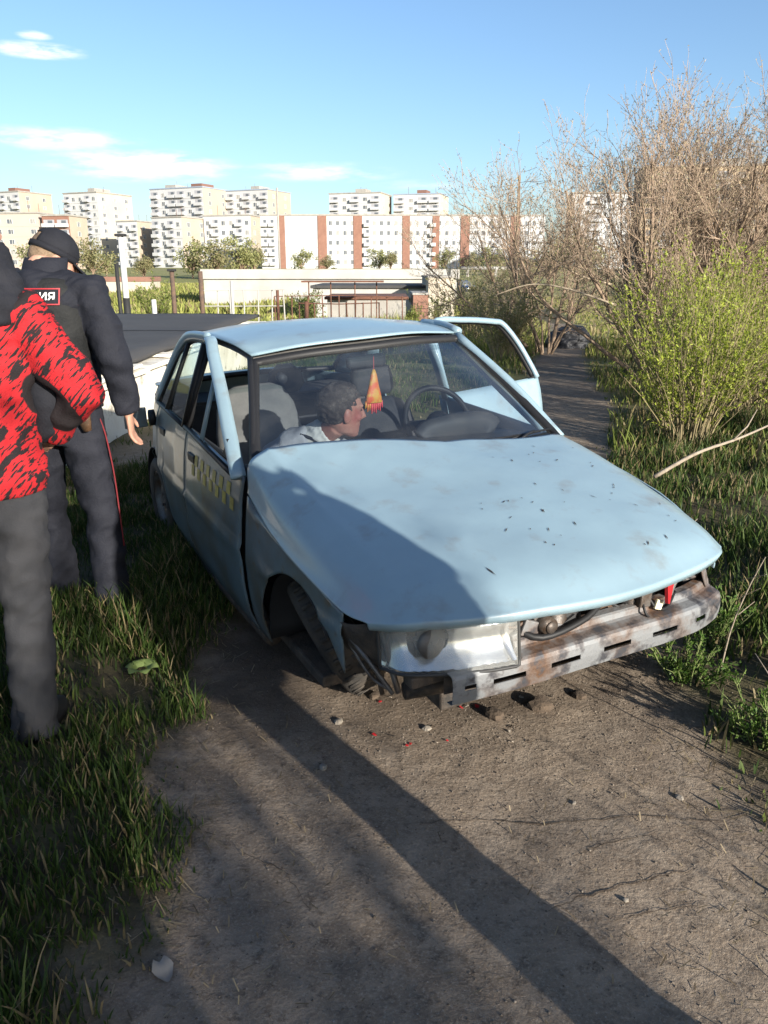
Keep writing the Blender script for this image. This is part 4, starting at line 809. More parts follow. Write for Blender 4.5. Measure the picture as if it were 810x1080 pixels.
# ---------------------------------------------------------------- low garage, posts, yards
CP, SP = math.cos(math.atan(254/830)), math.sin(math.atan(254/830))
def P3(px, py, y):                                            # a point at distance y seen in direction (px, py) of the photograph
    a = (py-540)/830; F = CP-a*SP
    return Vector(((px-405)/830*y/F, y, 1.69+(-SP-a*CP)*y/F))
gar = empty('sunken_garage', (-8.4, 11.6, Z(-4, 10)), 0, 'low whitewashed garage with a black felt roof behind the officer', 'garage')
def gl(x, y, z): return Vector((x+8.4, y-11.6, z-Z(-4, 10)))
def quad_wall(a, b, z0, z1, nx, nz, amp):
    P = []
    for i in range(nx+1):
        r = []
        for j in range(nz+1):
            t = i/nx; x, y = a[0]+(b[0]-a[0])*t, a[1]+(b[1]-a[1])*t; z = z0+(z1-z0)*j/nz
            d = amp*(mnoise.noise((x*1.3, y*1.3, z*2))+.4*mnoise.noise((x*5, y*5, z*5)))
            n = Vector((b[1]-a[1], a[0]-b[0], 0)).normalized(); r.append(gl(x, y, z)+n*d)
        P.append(r)
    return P
m = MB(); m.grid(quad_wall((-2.72, 5.3), (-2.60, 17.2), -.5, .62, 90, 12, .035)); m.grid(quad_wall((-14, 5.3), (-2.72, 5.3), -.5, .62, 60, 8, .03)); m.build('wall', 'plaster', gar, True)
yy = 5.3; k = 0
while yy < 17.0:                                              # broken capping slabs along the top of the wall
    L = random.uniform(.35, .95); t = random.uniform(.035, .06); x = -2.70+.01*(yy-5.3)
    m = MB(); m.box((0, 0, 0), (.34+random.uniform(-.04, .05), L-.02, t)); m.build('capping_slab', 'plaster', gar, loc=gl(x-.08, yy+L/2, .66+random.uniform(-.012, .012)), rot=(random.uniform(-.02, .02), random.uniform(-.04, .04), random.uniform(-.05, .05)), bevel=.008)
    if random.random() < .75:
        m = MB(); m.box((0, 0, 0), (.30, L*random.uniform(.5, .9), .035)); m.build('capping_slab', 'plaster', gar, loc=gl(x-.07+random.uniform(-.03, .03), yy+L/2, .71), rot=(0, random.uniform(-.05, .05), random.uniform(-.06, .06)), bevel=.006)
    yy += L
m = MB(); P = [[gl(-2.74-11.3*i/30, 5.2+(12.6+1.6*i/30)*j/30, .755+.02*mnoise.noise((i*.5, j*.5, 0))+.02*mnoise.noise((i*.13, j*.13, 4))) for i in range(31)] for j in range(31)]; m.grid(P); m.build('roof', 'roofing_felt', gar, True, solid=.05)
for k in range(2):
    m = MB(); y = 8.2+4.65*k; m.grid([[gl(x, y+.02*math.sin(x*3)+(.1 if j else 0), .792+.02*mnoise.noise(((-2.74-x)/11.3*30*.5, (y-5.2)/12.6*15, 0))) for j in (0, 1)] for x in np.linspace(-13.8, -2.8, 24)]); m.build('felt_seam', 'roofing_felt', gar, True)
def post(name, label, px, ytop, y, r, mt, below=1.3, base=None, lean=0., group=None, ybot=None, cap=None):
    t = P3(px, ytop, y); b = Vector((t.x, y, Z(t.x, y)-.1)); h = t.z-b.z
    o = empty(name, b, 0, label, 'post', group); m = MB(); m.tube([(0, 0, 0), (lean*.5, 0, h*.5), (lean, 0, h)], [r, r, r*.95], 8); m.build('shaft', mt, o, True)
    if base: m = MB(); m.tube([(0, 0, 0), (lean*base/h, 0, base)], r*1.12, 8); m.build('painted_foot', 'paint_black', o, True)
    if cap: m = MB(); m.box((lean, 0, h), (r*3.2, r*3, .06)); m.build('post_head', cap, o, bevel=.01)
    return o
post('white_pole', 'tall white pole with a black painted foot behind the felt roof', 127, 248, 20.5, .075, 'paint_white', base=1.35, cap='paint_black')
post('black_pipe', 'thin black pipe upright beside the white pole', 122.5, 278, 20.2, .05, 'paint_black')
post('steel_post', 'rusty brown post with a dark cap behind the felt roof', 181, 285, 20.6, .06, 'post_brown', cap='paint_black')
post('steel_post', 'bare rusty brown post at the end of the pale parapet', 211, 286, 20.8, .062, 'post_brown')
post('marker_post', 'short white marker post at the felt roof edge', 162, 316, 19.6, .06, 'paint_white')
post('grey_post', 'slim pale grey post in the yard grass', 244, 296, 24, .05, 'concrete_white')
post('steel_post', 'short rusty post just past the car roof', 323, 318, 21, .055, 'rusty_steel')
post('steel_post', 'thin rusty post standing in the yard grass', 292.5, 306, 25, .05, 'rusty_steel')
post('lamp_post', 'slim lamp post in front of the long apartment block', 292, 198, 120, .14, 'concrete')
post('lamp_post', 'dark utility pole among the bare branches', 548, 185, 60, .10, 'bark')
# yard fences: rusty rails on posts
def fence(label, px0, px1, ytop, y, mt, n, rails, h=1.3):
    a, b = P3(px0, ytop, y), P3(px1, ytop, y); o = empty('rail_fence', (a.x, y, a.z-h), 0, label, 'fence')
    for i in range(n+1): m = MB(); m.tube([(0, 0, -.5), (0, 0, h)], .026, 6); m.build('fence_post', mt, o, loc=((b.x-a.x)*i/n, random.uniform(-.1, .1), 0), rot=(0, random.uniform(-.03, .03), 0))
    for k in range(rails): m = MB(); m.tube([(0, 0, 0), ((b.x-a.x)*.5, .05, random.uniform(-.06, .06)), (b.x-a.x, 0, random.uniform(-.05, .05))], .020, 6); m.build('fence_rail', mt, o, loc=(0, -.05, h*(1-k*.42)-.02))
fence('pale grey pipe fence across the yard grass', 214, 300, 306, 30, 'concrete_white', 6, 2)
fence('rusty red pipe fence in front of the sheds', 290, 425, 312, 33, 'rusty_steel', 8, 1)
fence('low rusty rail at the shed forecourt', 315, 400, 319, 27, 'rusty_steel', 5, 1, .9)
# garage rows
def shed(name, label, px0, px1, ytop, y, depth, wall, roofm, over=.25, th=.25, zb=None, doors=0, group=None):
    a, b = P3(px0, ytop, y), P3(px1, ytop, y); z0 = zb if zb is not None else Z((a.x+b.x)/2, y)-.3; w = b.x-a.x; h = a.z-z0
    o = empty(name, ((a.x+b.x)/2, y, z0), 0, label, 'garage', group)
    m = MB(); m.box((0, depth/2, (h-th)/2), (w, depth, h-th)); m.build('wall', wall, o)
    m = MB(); m.box((0, depth/2, h-th/2+.003), (w+2*over, depth+2*over, th)); m.build('roof_slab', roofm, o, bevel=.02)
    for i in range(doors):
        m = MB(); m.box((0, 0, 0), (w/doors*.72, .08, (h-th)*.82)); m.build('garage_door', random.choice(['rusty_steel', 'concrete', 'post_brown']), o, loc=(-w/2+w/doors*(i+.5), -.035, (h-th)*.41))
    return o
shed('garage_row', 'long concrete garage row with a white parapet slab', 214, 482, 284, 66, 6, 'concrete_white', 'concrete_white', .2, .75, doors=0)
shed('garage_row', 'grey flat-roofed garages with a dark roof edge', 330, 462, 301, 50, 10, 'concrete_white', 'roofing_felt', .15, .18, doors=0)
shed('garage_end', 'cream garage end block beside the dirt lane', 452, 480, 291, 47, 8, 'panel_cream', 'concrete', .05, .12)
shed('brick_shed', 'small red brick and plaster shed by the garage end', 436, 452, 309, 40, 4, 'brick_red', 'concrete', .05, .1)
shed('low_shed', 'low shed with rust-streaked sheet roof', 345, 428, 313, 36, 5, 'concrete', 'rusty_steel', .12, .12)
shed('low_shed', 'long low whitewashed shed in the yard grass', 88, 158, 292, 90, 4, 'panel_cream', 'brick_red', .1, .5)
o = empty('steel_canopy', P3(362, 330, 34), 0, 'open rusty steel canopy frame in the yard', 'canopy')
for x in (-1.4, -.5, .5, 1.4): m = MB(); m.tube([(0, 0, -.6), (0, 0, 1.25)], .028, 6); m.build('canopy_post', 'rusty_steel', o, loc=(x, random.uniform(-.2, .2), 0))
m = MB(); m.box((0, .5, 1.26), (3.4, 1.6, .06)); m.build('canopy_sheet', 'rusty_steel', o)
def pipe_run(px0, px1, py, y):
    a, b = P3(px0, py, y), P3(px1, py, y); o = empty('pale_pipe', a, 0, 'long pale pipe running along the slope past the garages', 'pipe'); m = MB(); m.tube([(0, 0, 0), b-a], .22, 8); m.build('pipe_barrel', 'concrete_white', o, True)
    for t in (.1, .5, .9): m = MB(); m.box((0, 0, -.5), (.3, .3, 1.0)); m.build('pipe_support', 'concrete', o, loc=(b-a)*t)
pipe_run(486, 560, 283, 100)

# ---------------------------------------------------------------- small far car and heap
def small_car(px, py, y, rz, mt, label):
    b = P3(px, py, y); o = empty('parked_car', (b.x, y, b.z), rz, label, 'car')
    m = MB(); m.grid(net([[(-.78, -2.0, .35), (-.80, -2.05, .6), (-.72, -1.9, .82), (0, -1.95, .86), (.72, -1.9, .82), (.80, -2.05, .6), (.78, -2.0, .35)], [(-.83, -1.0, .3), (-.84, -1.0, .7), (-.76, -.95, .93), (0, -.95, .97), (.76, -.95, .93), (.84, -1.0, .7), (.83, -1.0, .3)],
        [(-.83, .8, .3), (-.84, .8, .7), (-.76, .8, .95), (0, .8, .98), (.76, .8, .95), (.84, .8, .7), (.83, .8, .3)], [(-.78, 2.0, .35), (-.80, 2.0, .7), (-.72, 1.9, .92), (0, 1.95, .96), (.72, 1.9, .92), (.80, 2.0, .7), (.78, 2.0, .35)]], 20, 14)); m.build('body', mt, o, True, solid=.05)
    m = MB(); M = None; m.rings([(0, .1, .90, .74, 1.35), (0, .15, 1.12, .68, 1.1), (0, .2, 1.34, .60, .82), (0, .2, 1.42, .50, .65)], 24, None, 4); m.build('cabin', 'window_pane', o, True)
    m = MB(); m.rings([(0, .2, 1.40, .60, .80), (0, .2, 1.45, .50, .65)], 24, None, 4); m.build('roof', mt, o, True)
    for sx in (-1, 1):
        for sy in (-1.25, 1.25): m = MB(); m.tube([(sx*.66, sy, .30), (sx*.84, sy, .30)], .30, 16); m.build('wheel', 'tyre', o, True)
        m = MB(); m.ball((sx*.62, -2.0, .68), (.14, .06, .07)); m.build('headlight', 'reflector', o, True)
small_car(487, 311, 84, R(30), 'car_navy', 'small dark blue car parked on the lane by the garages')
hp = P3(601, 345, 22); hp.z = Z(hp.x, 22)
heap = empty('covered_heap', hp, 0, 'dark tarpaulin covered heap beside the path under the bare trees', 'heap')
m = MB(); m.rings([(0, 0, -.1, .62, .55), (0, 0, .2, .60, .5), (.02, 0, .42, .48, .42), (.05, 0, .55, .28, .28), (.06, 0, .59, .08, .08)], 18, None, 2.6); put('tarpaulin', fuse(m, .03, 2, .05, 4), 'tarp', heap)

# ---------------------------------------------------------------- apartment blocks
def win_mesh(pane):
    m = MB(); w, h = 1.5, 1.45
    for c, d in (((0, -.04, h/2), (w, .10, .09)), ((0, -.04, -h/2), (w, .10, .09)), ((-w/2, -.04, 0), (.09, .10, h-.09)), ((w/2, -.04, 0), (.09, .10, h-.09)), ((.15, -.04, 0), (.07, .08, h-.09))): m.box(c, d)
    m.mi = 1; m.add([(-w/2, -.012, -h/2), (w/2, -.012, -h/2), (w/2, -.012, h/2), (-w/2, -.012, h/2)], [(0, 1, 2, 3)]); return m.mesh('window', ['paint_white', pane])
def bal_mesh():
    m = MB(); m.box((0, -.55, -.95), (3.0, 1.1, .14)); m.box((0, -1.08, -.45), (3.0, .08, .9)); m.box((-1.46, -.55, -.45), (.08, 1.0, .9)); m.box((1.46, -.55, -.45), (.08, 1.0, .9))
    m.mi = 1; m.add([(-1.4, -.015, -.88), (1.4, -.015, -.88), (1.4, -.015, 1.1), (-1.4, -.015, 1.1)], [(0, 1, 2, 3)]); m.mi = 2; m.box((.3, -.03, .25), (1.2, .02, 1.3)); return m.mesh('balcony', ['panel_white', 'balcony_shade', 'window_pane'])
WINS = [win_mesh('window_pane'), win_mesh('window_pane'), win_mesh('pane_light')]; BAL = bal_mesh()
def block(label, px0, px1, ytop, y, floors, depth, rot, wall, endm, bays, stripes=(), roofk=None, endw=2, pent=1, base=None, fh=None):
    """bays: string per facade bay, w = window, b = balcony, . = blank"""
    a, b = P3(px0, ytop, y), P3(px1, ytop, y); cx = (a.x+b.x)/2; z0 = Z(cx, y)-.5 if base is None else base
    H_ = a.z-z0; W_ = b.x-a.x; fh = fh or (H_-1.6)/floors
    c, s = math.cos(rot), math.sin(abs(rot)); w = max(8., (W_-depth*s)/c)
    o = empty('apartment_block', (cx-.5*depth*s*(1 if rot > 0 else -1)*0, y, z0), rot, label, 'building')
    m = MB(); x, d = w/2, depth/2
    m.add([(-x, -d, 0), (x, -d, 0), (x, -d, H_), (-x, -d, H_)], [(0, 1, 2, 3)]); m.add([(-x, d, 0), (-x, d, H_), (x, d, H_), (x, d, 0)], [(0, 1, 2, 3)])
    m.mi = 1; m.add([(x, -d, 0), (x, d, 0), (x, d, H_), (x, -d, H_)], [(0, 1, 2, 3)]); m.add([(-x, d, 0), (-x, -d, 0), (-x, -d, H_), (-x, d, H_)], [(0, 1, 2, 3)]); m.build('wall', [wall, endm], o)
    m = MB(); m.box((0, 0, H_+.2), (w+.5, depth+.5, .4)); m.build('roof', roofk or 'concrete', o)
    for k in range(pent): m = MB(); m.box((0, 0, H_+1.2), (w*.20, depth*.45, 1.7)); m.build('roof_house', random.choice(['roof_brown', 'concrete']), o, loc=(w*(-.25+.5*k if pent > 1 else .05), 0, 0))
    n = len(bays); bw = w/n
    for f in range(floors):
        z = .9+fh*(f+.5)
        for i, ch in enumerate(bays):
            px = -x+bw*(i+.5)
            if ch == 'w': link('window', random.choice(WINS), o, loc=(px, -d, z), scale=(min(1.1, bw*.45/1.5), 1, fh*.45/1.45))
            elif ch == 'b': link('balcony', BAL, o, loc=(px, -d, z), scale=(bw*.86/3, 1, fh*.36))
        for i in range(endw): link('window', random.choice(WINS), o, loc=(x, -d+depth*(i+.5)/endw, z), rot=(0, 0, PI/2), scale=(1, 1, fh*.48/1.45))
    for k in range(2): m = MB(); m.tube([(0, 0, H_), (0, 0, H_+random.uniform(2.5, 4))], .06, 5); m.build('aerial', 'rusty_steel', o, loc=(w*random.uniform(-.45, .45), 0, 0))
    for f in range(1, floors): m = MB(); m.box((0, -d-.01, .9+fh*f), (w, .06, .07)); m.build('panel_joint', 'concrete', o)
    for i, (u, ww) in enumerate(stripes): m = MB(); m.box((0, 0, H_/2), (ww, .36, H_)); m.build('brick_stripe', 'brick_red', o, loc=(-x+w*u, -d-.03, 0))
    return o
R_ = R(-24)
block('white nine-storey tower at the far end with tan side, above the brick house', -12, 50, 205, 330, 9, 16, R_, 'panel_white', 'panel_tan', 'bwbwb')
block('pinkish five-storey house front with a dark corner pipe', -25, 57, 227, 240, 5, 12, R(-8), 'panel_pink', 'panel_pink', 'w.ww.w', pent=0)
block('red brick five-storey house with white balconies behind the officer', 54, 82, 229, 236, 5, 10, R(-8), 'brick_red', 'panel_tan', 'bb', pent=0, endw=1)
block('white nine-storey tower standing alone left of the white pole', 72, 134, 206, 310, 9, 18, R_, 'panel_white', 'panel_cream', 'bwwbw', endw=3)
block('small white five-storey block just behind the white pole', 128, 166, 235, 290, 5, 14, R(-20), 'panel_white', 'panel_tan', 'bwb', pent=0)
block('stepped white nine-storey block with grey-blue roof edge', 160, 240, 201, 345, 9, 18, R_, 'panel_white', 'panel_tan', 'bwbbwb', roofk='roof_blue', pent=2)
block('white five-storey house with tan end wall above the yard trees', 163, 216, 231, 280, 5, 14, R_, 'panel_white', 'panel_tan', 'bwbw', pent=0)
block('white five-storey house with neat window rows beside the tall pole', 217, 277, 229, 285, 5, 12, R(-14), 'panel_white', 'panel_tan', 'wbwwbw', pent=0)
block('white nine-storey block behind the slim lamp post', 240, 305, 203, 350, 9, 18, R_, 'panel_white', 'panel_tan', 'bwbwb', roofk='roof_blue', pent=1)
block('nine-storey white slab rising behind the long block, plain roof', 348, 413, 206, 340, 9, 16, R(-16), 'panel_white', 'panel_cream', 'bwbwb', pent=1)
block('nine-storey white slab with blue-grey roof rising behind the long block', 415, 474, 207, 345, 9, 16, R(-16), 'panel_white', 'panel_cream', 'bwbb', roofk='roof_blue', pent=1)
block('long five-storey apartment block with brick-red vertical stripes', 277, 572, 229, 250, 5, 12, R(1.5), 'panel_white', 'panel_cream', 'bb......wwwwwwbwwwwwwwwbwwwwwwwwbwwwwww',
      stripes=((.075, 1.6), (.215, 2.6), (.340, 2.6), (.510, 2.2), (.615, 2.0), (.718, 2.6), (.895, 2.8)), pent=0)
block('beige ten-storey block seen through the bare branches', 672, 840, 180, 190, 9, 16, R(-10), 'panel_beige', 'panel_tan', 'wbwwbwwbw', pent=1)
block('pale grey block half hidden behind the bare branches', 600, 716, 206, 250, 8, 14, R(-6), 'panel_white', 'panel_tan', 'wbwwbww', pent=0)

# ---------------------------------------------------------------- vegetation
def mixc(a, b, t): a, b = np.array(a), np.array(b); return a+(b-a)*np.clip(t, 0, 1)[:, None]
def blades(x, y, h, w, col, bend=.5, droop=.25):              # curved tapering blades, five triangles each
    n = len(x); z = terrain(x, y)-.01; a = RNG.uniform(0, 2*PI, n); f = RNG.uniform(0, 2*PI, n)
    L = h*RNG.uniform(.15, 1., n)*bend; dx, dy = np.cos(a), np.sin(a); sx, sy = np.cos(f)*w/2, np.sin(f)*w/2
    lv = []
    for t, wd in ((0, .7), (.35, 1.), (.72, .75)):
        cx, cy, cz = x+dx*L*t**1.8, y+dy*L*t**1.8, z+h*(t-droop*t*t*(L/h))
        lv += [np.stack([cx-sx*wd, cy-sy*wd, cz], 1), np.stack([cx+sx*wd, cy+sy*wd, cz], 1)]
    lv.append(np.stack([x+dx*L, y+dy*L, z+h*(1-droop*(L/h)*1.1)], 1))
    V = np.stack(lv, 1).reshape(-1, 3); b = (np.arange(n)*7)[:, None]
    T = np.concatenate([b+np.array(t)[None, :] for t in ((0, 1, 3), (0, 3, 2), (2, 3, 5), (2, 5, 4), (4, 5, 6))], 0)
    C = np.repeat(col, 7, 0); k = np.tile(np.array([.75, .75, .9, .9, 1.05, 1.05, 1.15]), n)[:, None]
    return V, T, C
def join(parts):
    V, T, C, k = [], [], [], 0
    for v, t, c in parts: V.append(v); T.append(t+k); C.append(c); k += len(v)
    return np.concatenate(V), np.concatenate(T), np.concatenate(C)
def in_car(x, y, mx=.74, y0=-.62, y1=3.4):
    c, s = math.cos(R(26.8)), math.sin(R(26.8)); u, v = x-.405, y-3.02; a, b = u*c+v*s, -u*s+v*c
    return (np.abs(a) < mx) & (b > y0) & (b < y1)
G_DARK, G_MID, G_LIME, G_DRY = (.022, .042, .009), (.044, .076, .014), (.092, .118, .026), (.24, .19, .10)
def grass_patch(name, label, n, x0, x1, y0, y1, hmin, hmax, w, dens, dry=.12, lime=.35, tall=1.6, bend=.55, gap=.30, cols=None):
    gd, gm, gl_, gy = cols or (G_DARK, G_MID, G_LIME, G_DRY)
    x = RNG.uniform(x0, x1, n); y = RNG.uniform(y0, y1, n); t = track(x, y); cl = fbm(x*dens, y*dens, 21, 3)
    keep = (RNG.uniform(0, 1, n) < np.clip((1-t)*1.1, 0, 1)*np.clip((cl-gap)*4.5, .06, 1)) & ~in_car(x, y) & ~((x < -2.66) & (y > 5.2) & (y < 18.4))
    x, y, cl = x[keep], y[keep], cl[keep]; n = len(x)
    h = (hmin+(hmax-hmin)*RNG.beta(2, 3, n))*np.clip(.45+(cl-.35)*2.4, .4, tall)*np.clip(1.25-track(x, y)*1.1, .3, 1)
    c = mixc(gd, gm, RNG.uniform(0, 1.2, n)); li = RNG.uniform(0, 1, n) < lime; c[li] = mixc(gm, gl_, RNG.uniform(0, 1, n))[li]
    dr = RNG.uniform(0, 1, n) < dry; c[dr] = mixc(gy, (.13, .10, .05), RNG.uniform(0, 1, n))[dr]
    V, T, C = blades(x, y, h, w*RNG.uniform(.6, 1.3, n), c, bend)
    tag(link(name, np_mesh(name, V, T, 'grass_var', C)), label, 'grass', kind='stuff')
grass_patch('grass', 'tufted dark green grass on the verge where the men stand', 115000, -3.4, -.2, 1.0, 6.4, .04, .24, .0062, 2.4, .20, .22, gap=.20)
grass_patch('grass', 'rank grass and weeds on the verge right of the bumper', 52000, .95, 4.6, 1.5, 8.5, .07, .34, .0095, 2.2, .24, .40, 1.7, gap=.22)
grass_patch('grass', 'thin sunlit grass between the low wall and the car', 26000, -2.62, 1.9, 6.0, 18, .05, .22, .012, 1.6, .22, .6)
grass_patch('grass', 'rough grass under the willow bushes', 36000, 2.2, 12, 6.5, 24, .10, .42, .018, 1.2, .42, .5, 1.7, gap=.2, cols=((.07, .09, .02), (.12, .15, .03), (.19, .21, .05), (.32, .26, .13)))
grass_patch('grass', 'tall yellow-green grass in the yard beyond the felt roof', 60000, -22, 5, 18.6, 46, .25, .75, .035, .35, .22, .85, 1.5, gap=.15, cols=((.13, .16, .03), (.20, .23, .05), (.30, .31, .08), (.36, .30, .15)))
grass_patch('grass', 'yellow-green meadow grass in front of the garage rows', 60000, -48, 6, 48, 125, .4, 1.1, .12, .12, .25, .85, 1.4, gap=.1, cols=((.15, .17, .04), (.22, .24, .06), (.32, .32, .09), (.36, .30, .15)))
grass_patch('grass', 'rough grass on the slope beside the dirt lane', 30000, 2, 28, 24, 80, .2, .6, .05, .3, .35, .6, 1.4, gap=.2, cols=((.11, .13, .03), (.18, .19, .05), (.26, .25, .08), (.34, .28, .15)))
def fallen():                                                 # dry straw lying on earth and verge
    n = 2600; x = np.concatenate([RNG.normal(-.72, .28, n//2), RNG.normal(1.28, .3, n//2)]); y = RNG.uniform(1.2, 5.0, n); x[n//3:n//2] = RNG.uniform(-.6, 1.2, n//2-n//3)
    ok = ~in_car(x, y, .8); x, y = x[ok], y[ok]; n = len(x); L = RNG.uniform(.015, .07, n)*np.where((x > -.5) & (x < 1.1), .5, 1); a = RNG.uniform(0, 2*PI, n); z = terrain(x, y)+.004; w = .0016
    dx, dy = np.cos(a)*L, np.sin(a)*L; px, py = -np.sin(a)*w, np.cos(a)*w; rise = RNG.uniform(0, .02, n)
    V = np.stack([np.stack([x-px, y-py, z], 1), np.stack([x+px, y+py, z], 1), np.stack([x+dx+px, y+dy+py, z+rise], 1), np.stack([x+dx-px, y+dy-py, z+rise], 1)], 1).reshape(-1, 3)
    b = (np.arange(n)*4)[:, None]; T = np.concatenate([b+np.array([[0, 1, 2]]), b+np.array([[0, 2, 3]])], 0)
    tag(link('straw_litter', np_mesh('straw_litter', V, T, 'grass_var', np.repeat(mixc((.10, .075, .045), (.30, .24, .15), RNG.uniform(0, 1, n)), 4, 0))), 'broken dry straw scattered over the track', 'straw', kind='stuff')
fallen()
def gravel():                                                 # crumbs of earth and grit
    n = 5200; x = RNG.normal(.3, .55, n); y = RNG.uniform(1.2, 4.6, n); y[:1800] = RNG.normal(2.75, .25, 1800); x[:1800] = RNG.normal(.35, .5, 1800); s = .0022+.006*RNG.beta(1.1, 7, n); z = terrain(x, y)
    o8 = np.array([(1, 0, 0), (-1, 0, 0), (0, 1, 0), (0, -1, 0), (0, 0, .7), (0, 0, -.7)]); V = (o8[None]*RNG.uniform(.6, 1.3, (n, 6, 3))*s[:, None, None]+np.stack([x, y, z+s*.3], 1)[:, None, :]).reshape(-1, 3)
    F = np.array([(0, 2, 4), (2, 1, 4), (1, 3, 4), (3, 0, 4), (2, 0, 5), (1, 2, 5), (3, 1, 5), (0, 3, 5)]); T = ((np.arange(n)*6)[:, None, None]+F[None]).reshape(-1, 3)
    c = mixc((.06, .045, .032), (.24, .20, .16), RNG.beta(1.2, 2, n)); tag(link('grit', np_mesh('grit', V, T, 'twig_var', np.repeat(c, 6, 0))), 'loose grit and earth crumbs on the track', 'grit', kind='stuff')
gravel()
def tubes(P, rad, n=3):                                       # P (S, K, 3), rad (S, K)
    S, K, _ = P.shape; d = np.gradient(P, axis=1); d /= np.linalg.norm(d, axis=2, keepdims=True)+1e-9
    ref = np.where(np.abs(d[..., 2:3]) < .9, np.array([0, 0, 1.]), np.array([1., 0, 0])); u = np.cross(d, ref); u /= np.linalg.norm(u, axis=2, keepdims=True)+1e-9; w = np.cross(d, u)
    a = np.arange(n)*2*PI/n; V = P[:, :, None]+rad[:, :, None, None]*(u[:, :, None]*np.cos(a)[:, None]+w[:, :, None]*np.sin(a)[:, None])
    i = (np.arange(S)[:, None, None]*K+np.arange(K-1)[None, :, None])*n; k = np.arange(n)[None, None]; k2 = (k+1) % n
    q = [i+k, i+k2, i+n+k2, i+n+k]; T = np.concatenate([np.stack([q[0], q[1], q[2]], -1).reshape(-1, 3), np.stack([q[0], q[2], q[3]], -1).reshape(-1, 3)])
    return V.reshape(-1, 3), T
def leaves(p, d, L, w, col):                                  # folded diamond leaves
    n = len(p); r = RNG.normal(0, 1, (n, 3)); s = np.cross(d, r); s /= np.linalg.norm(s, axis=1, keepdims=True)+1e-9
    V = np.stack([p, p+d*(L*.5)[:, None]+s*(w*.5)[:, None], p+d*L[:, None], p+d*(L*.5)[:, None]-s*(w*.5)[:, None]], 1).reshape(-1, 3)
    b = (np.arange(n)*4)[:, None]; return V, np.concatenate([b+np.array([[0, 1, 2]]), b+np.array([[0, 2, 3]])]), np.repeat(col, 4, 0)
def unit(v): return v/(np.linalg.norm(v, axis=-1, keepdims=True)+1e-9)
def bush(label, x, y, Rb, H, ns, nl, c0, c1, stem=(.16, .13, .07), group=None, ll=.05, name='willow_bush', upright=.7, cat='bush', sub=5):
    o = empty(name, (x, y, Z(x, y)-.05), 0, label, cat, group)
    a = RNG.uniform(0, 2*PI, ns); r0 = Rb*.25*np.sqrt(RNG.uniform(0, 1, ns)); h = H*RNG.uniform(.45, 1.05, ns); sp = Rb*RNG.uniform(.1, 1., ns)
    K = 6; t = np.linspace(0, 1, K); P = np.zeros((ns, K, 3))
    P[:, :, 0] = (r0*np.cos(a))[:, None]+(sp*np.cos(a))[:, None]*t**(1+upright); P[:, :, 1] = (r0*np.sin(a))[:, None]+(sp*np.sin(a))[:, None]*t**(1+upright); P[:, :, 2] = h[:, None]*t
    P += RNG.normal(0, .02*H, P.shape)*t[None, :, None]
    rad = (.006+.004*H/2)*(1-.8*t)[None, :]*RNG.uniform(.6, 1.3, ns)[:, None]
    # side shoots
    m = ns*sub; par = RNG.integers(0, ns, m); tt = RNG.uniform(.25, .95, m); i = np.minimum((tt*(K-1)).astype(int), K-2); f = tt*(K-1)-i
    b = P[par, i]*(1-f)[:, None]+P[par, i+1]*f[:, None]; dp = unit(P[par, i+1]-P[par, i]); d = unit(dp+RNG.normal(0, .55, (m, 3))+np.array([0, 0, .35])); Ls = H*RNG.uniform(.10, .30, m)
    t2 = np.linspace(0, 1, 4); Q = b[:, None]+d[:, None]*(Ls[:, None]*t2)[:, :, None]; Q[:, :, 2] += (Ls[:, None]*.15*t2**2)
    V1, T1 = tubes(P, rad); V2, T2 = tubes(Q, np.full((m, 4), .0028)*(1-.6*t2)[None])
    V = np.concatenate([V1, V2]); T = np.concatenate([T1, T2+len(V1)]); link('stems', np_mesh('stems', V, T, 'twig_var', mixc(stem, tuple(1.35*q for q in stem), RNG.uniform(0, 1, len(V)))), o)
    li = RNG.integers(0, m, nl); lt = RNG.uniform(.05, 1, nl); k = np.minimum((lt*3).astype(int), 2); g = lt*3-k
    lp = Q[li, k]*(1-g)[:, None]+Q[li, k+1]*g[:, None]; ld = unit(d[li]+RNG.normal(0, .7, (nl, 3)))
    cl = mixc(c0, c1, RNG.uniform(0, 1, nl)*.6+.4*np.repeat(RNG.uniform(0, 1, m), 1)[li])
    LV, LT, LC = leaves(lp, ld, ll*RNG.uniform(.5, 1.3, nl), ll*.38*RNG.uniform(.6, 1.3, nl), cl); link('foliage', np_mesh('foliage', LV, LT, 'leaf_var', LC), o)
    return o
WG = 'willow bushes right of the track'; L0, L1 = (.16, .21, .02), (.34, .38, .055); D0, D1 = (.22, .185, .085), (.24, .21, .10)
for (x, y, r, h, ns, nl, lab) in ((2.95, 7.6, .62, 1.75, 70, 9000, 'bright lime willow bush closest to the bonnet, many straight shoots'), (3.7, 8.7, .8, 2.0, 80, 10000, 'full lime-green willow bush behind the leaning dead stick'),
        (3.95, 10.4, .75, 2.1, 80, 9000, 'tall lime-green willow bush beside the path'), (4.7, 9.8, 1.0, 2.1, 80, 10000, 'broad lime-green willow bush under the dark limb of the bare tree'), (5.9, 11.5, 1.1, 2.0, 80, 9000, 'wide lime-green willow bush below the beige block'),
        (5.1, 12.2, .9, 2.2, 70, 8000, 'upright lime-green willow bush at the foot of the bare tree'), (4.5, 7.3, .8, 1.25, 60, 7000, 'low lime-green willow bush over the right verge'), (7.2, 9.6, 1.0, 1.9, 60, 6000, 'lime-green willow bush at the thicket edge past the verge')):
    bush(lab, x, y, r*1.35, h*.88, ns, nl, L0, L1, group=WG, ll=.040, upright=.35)
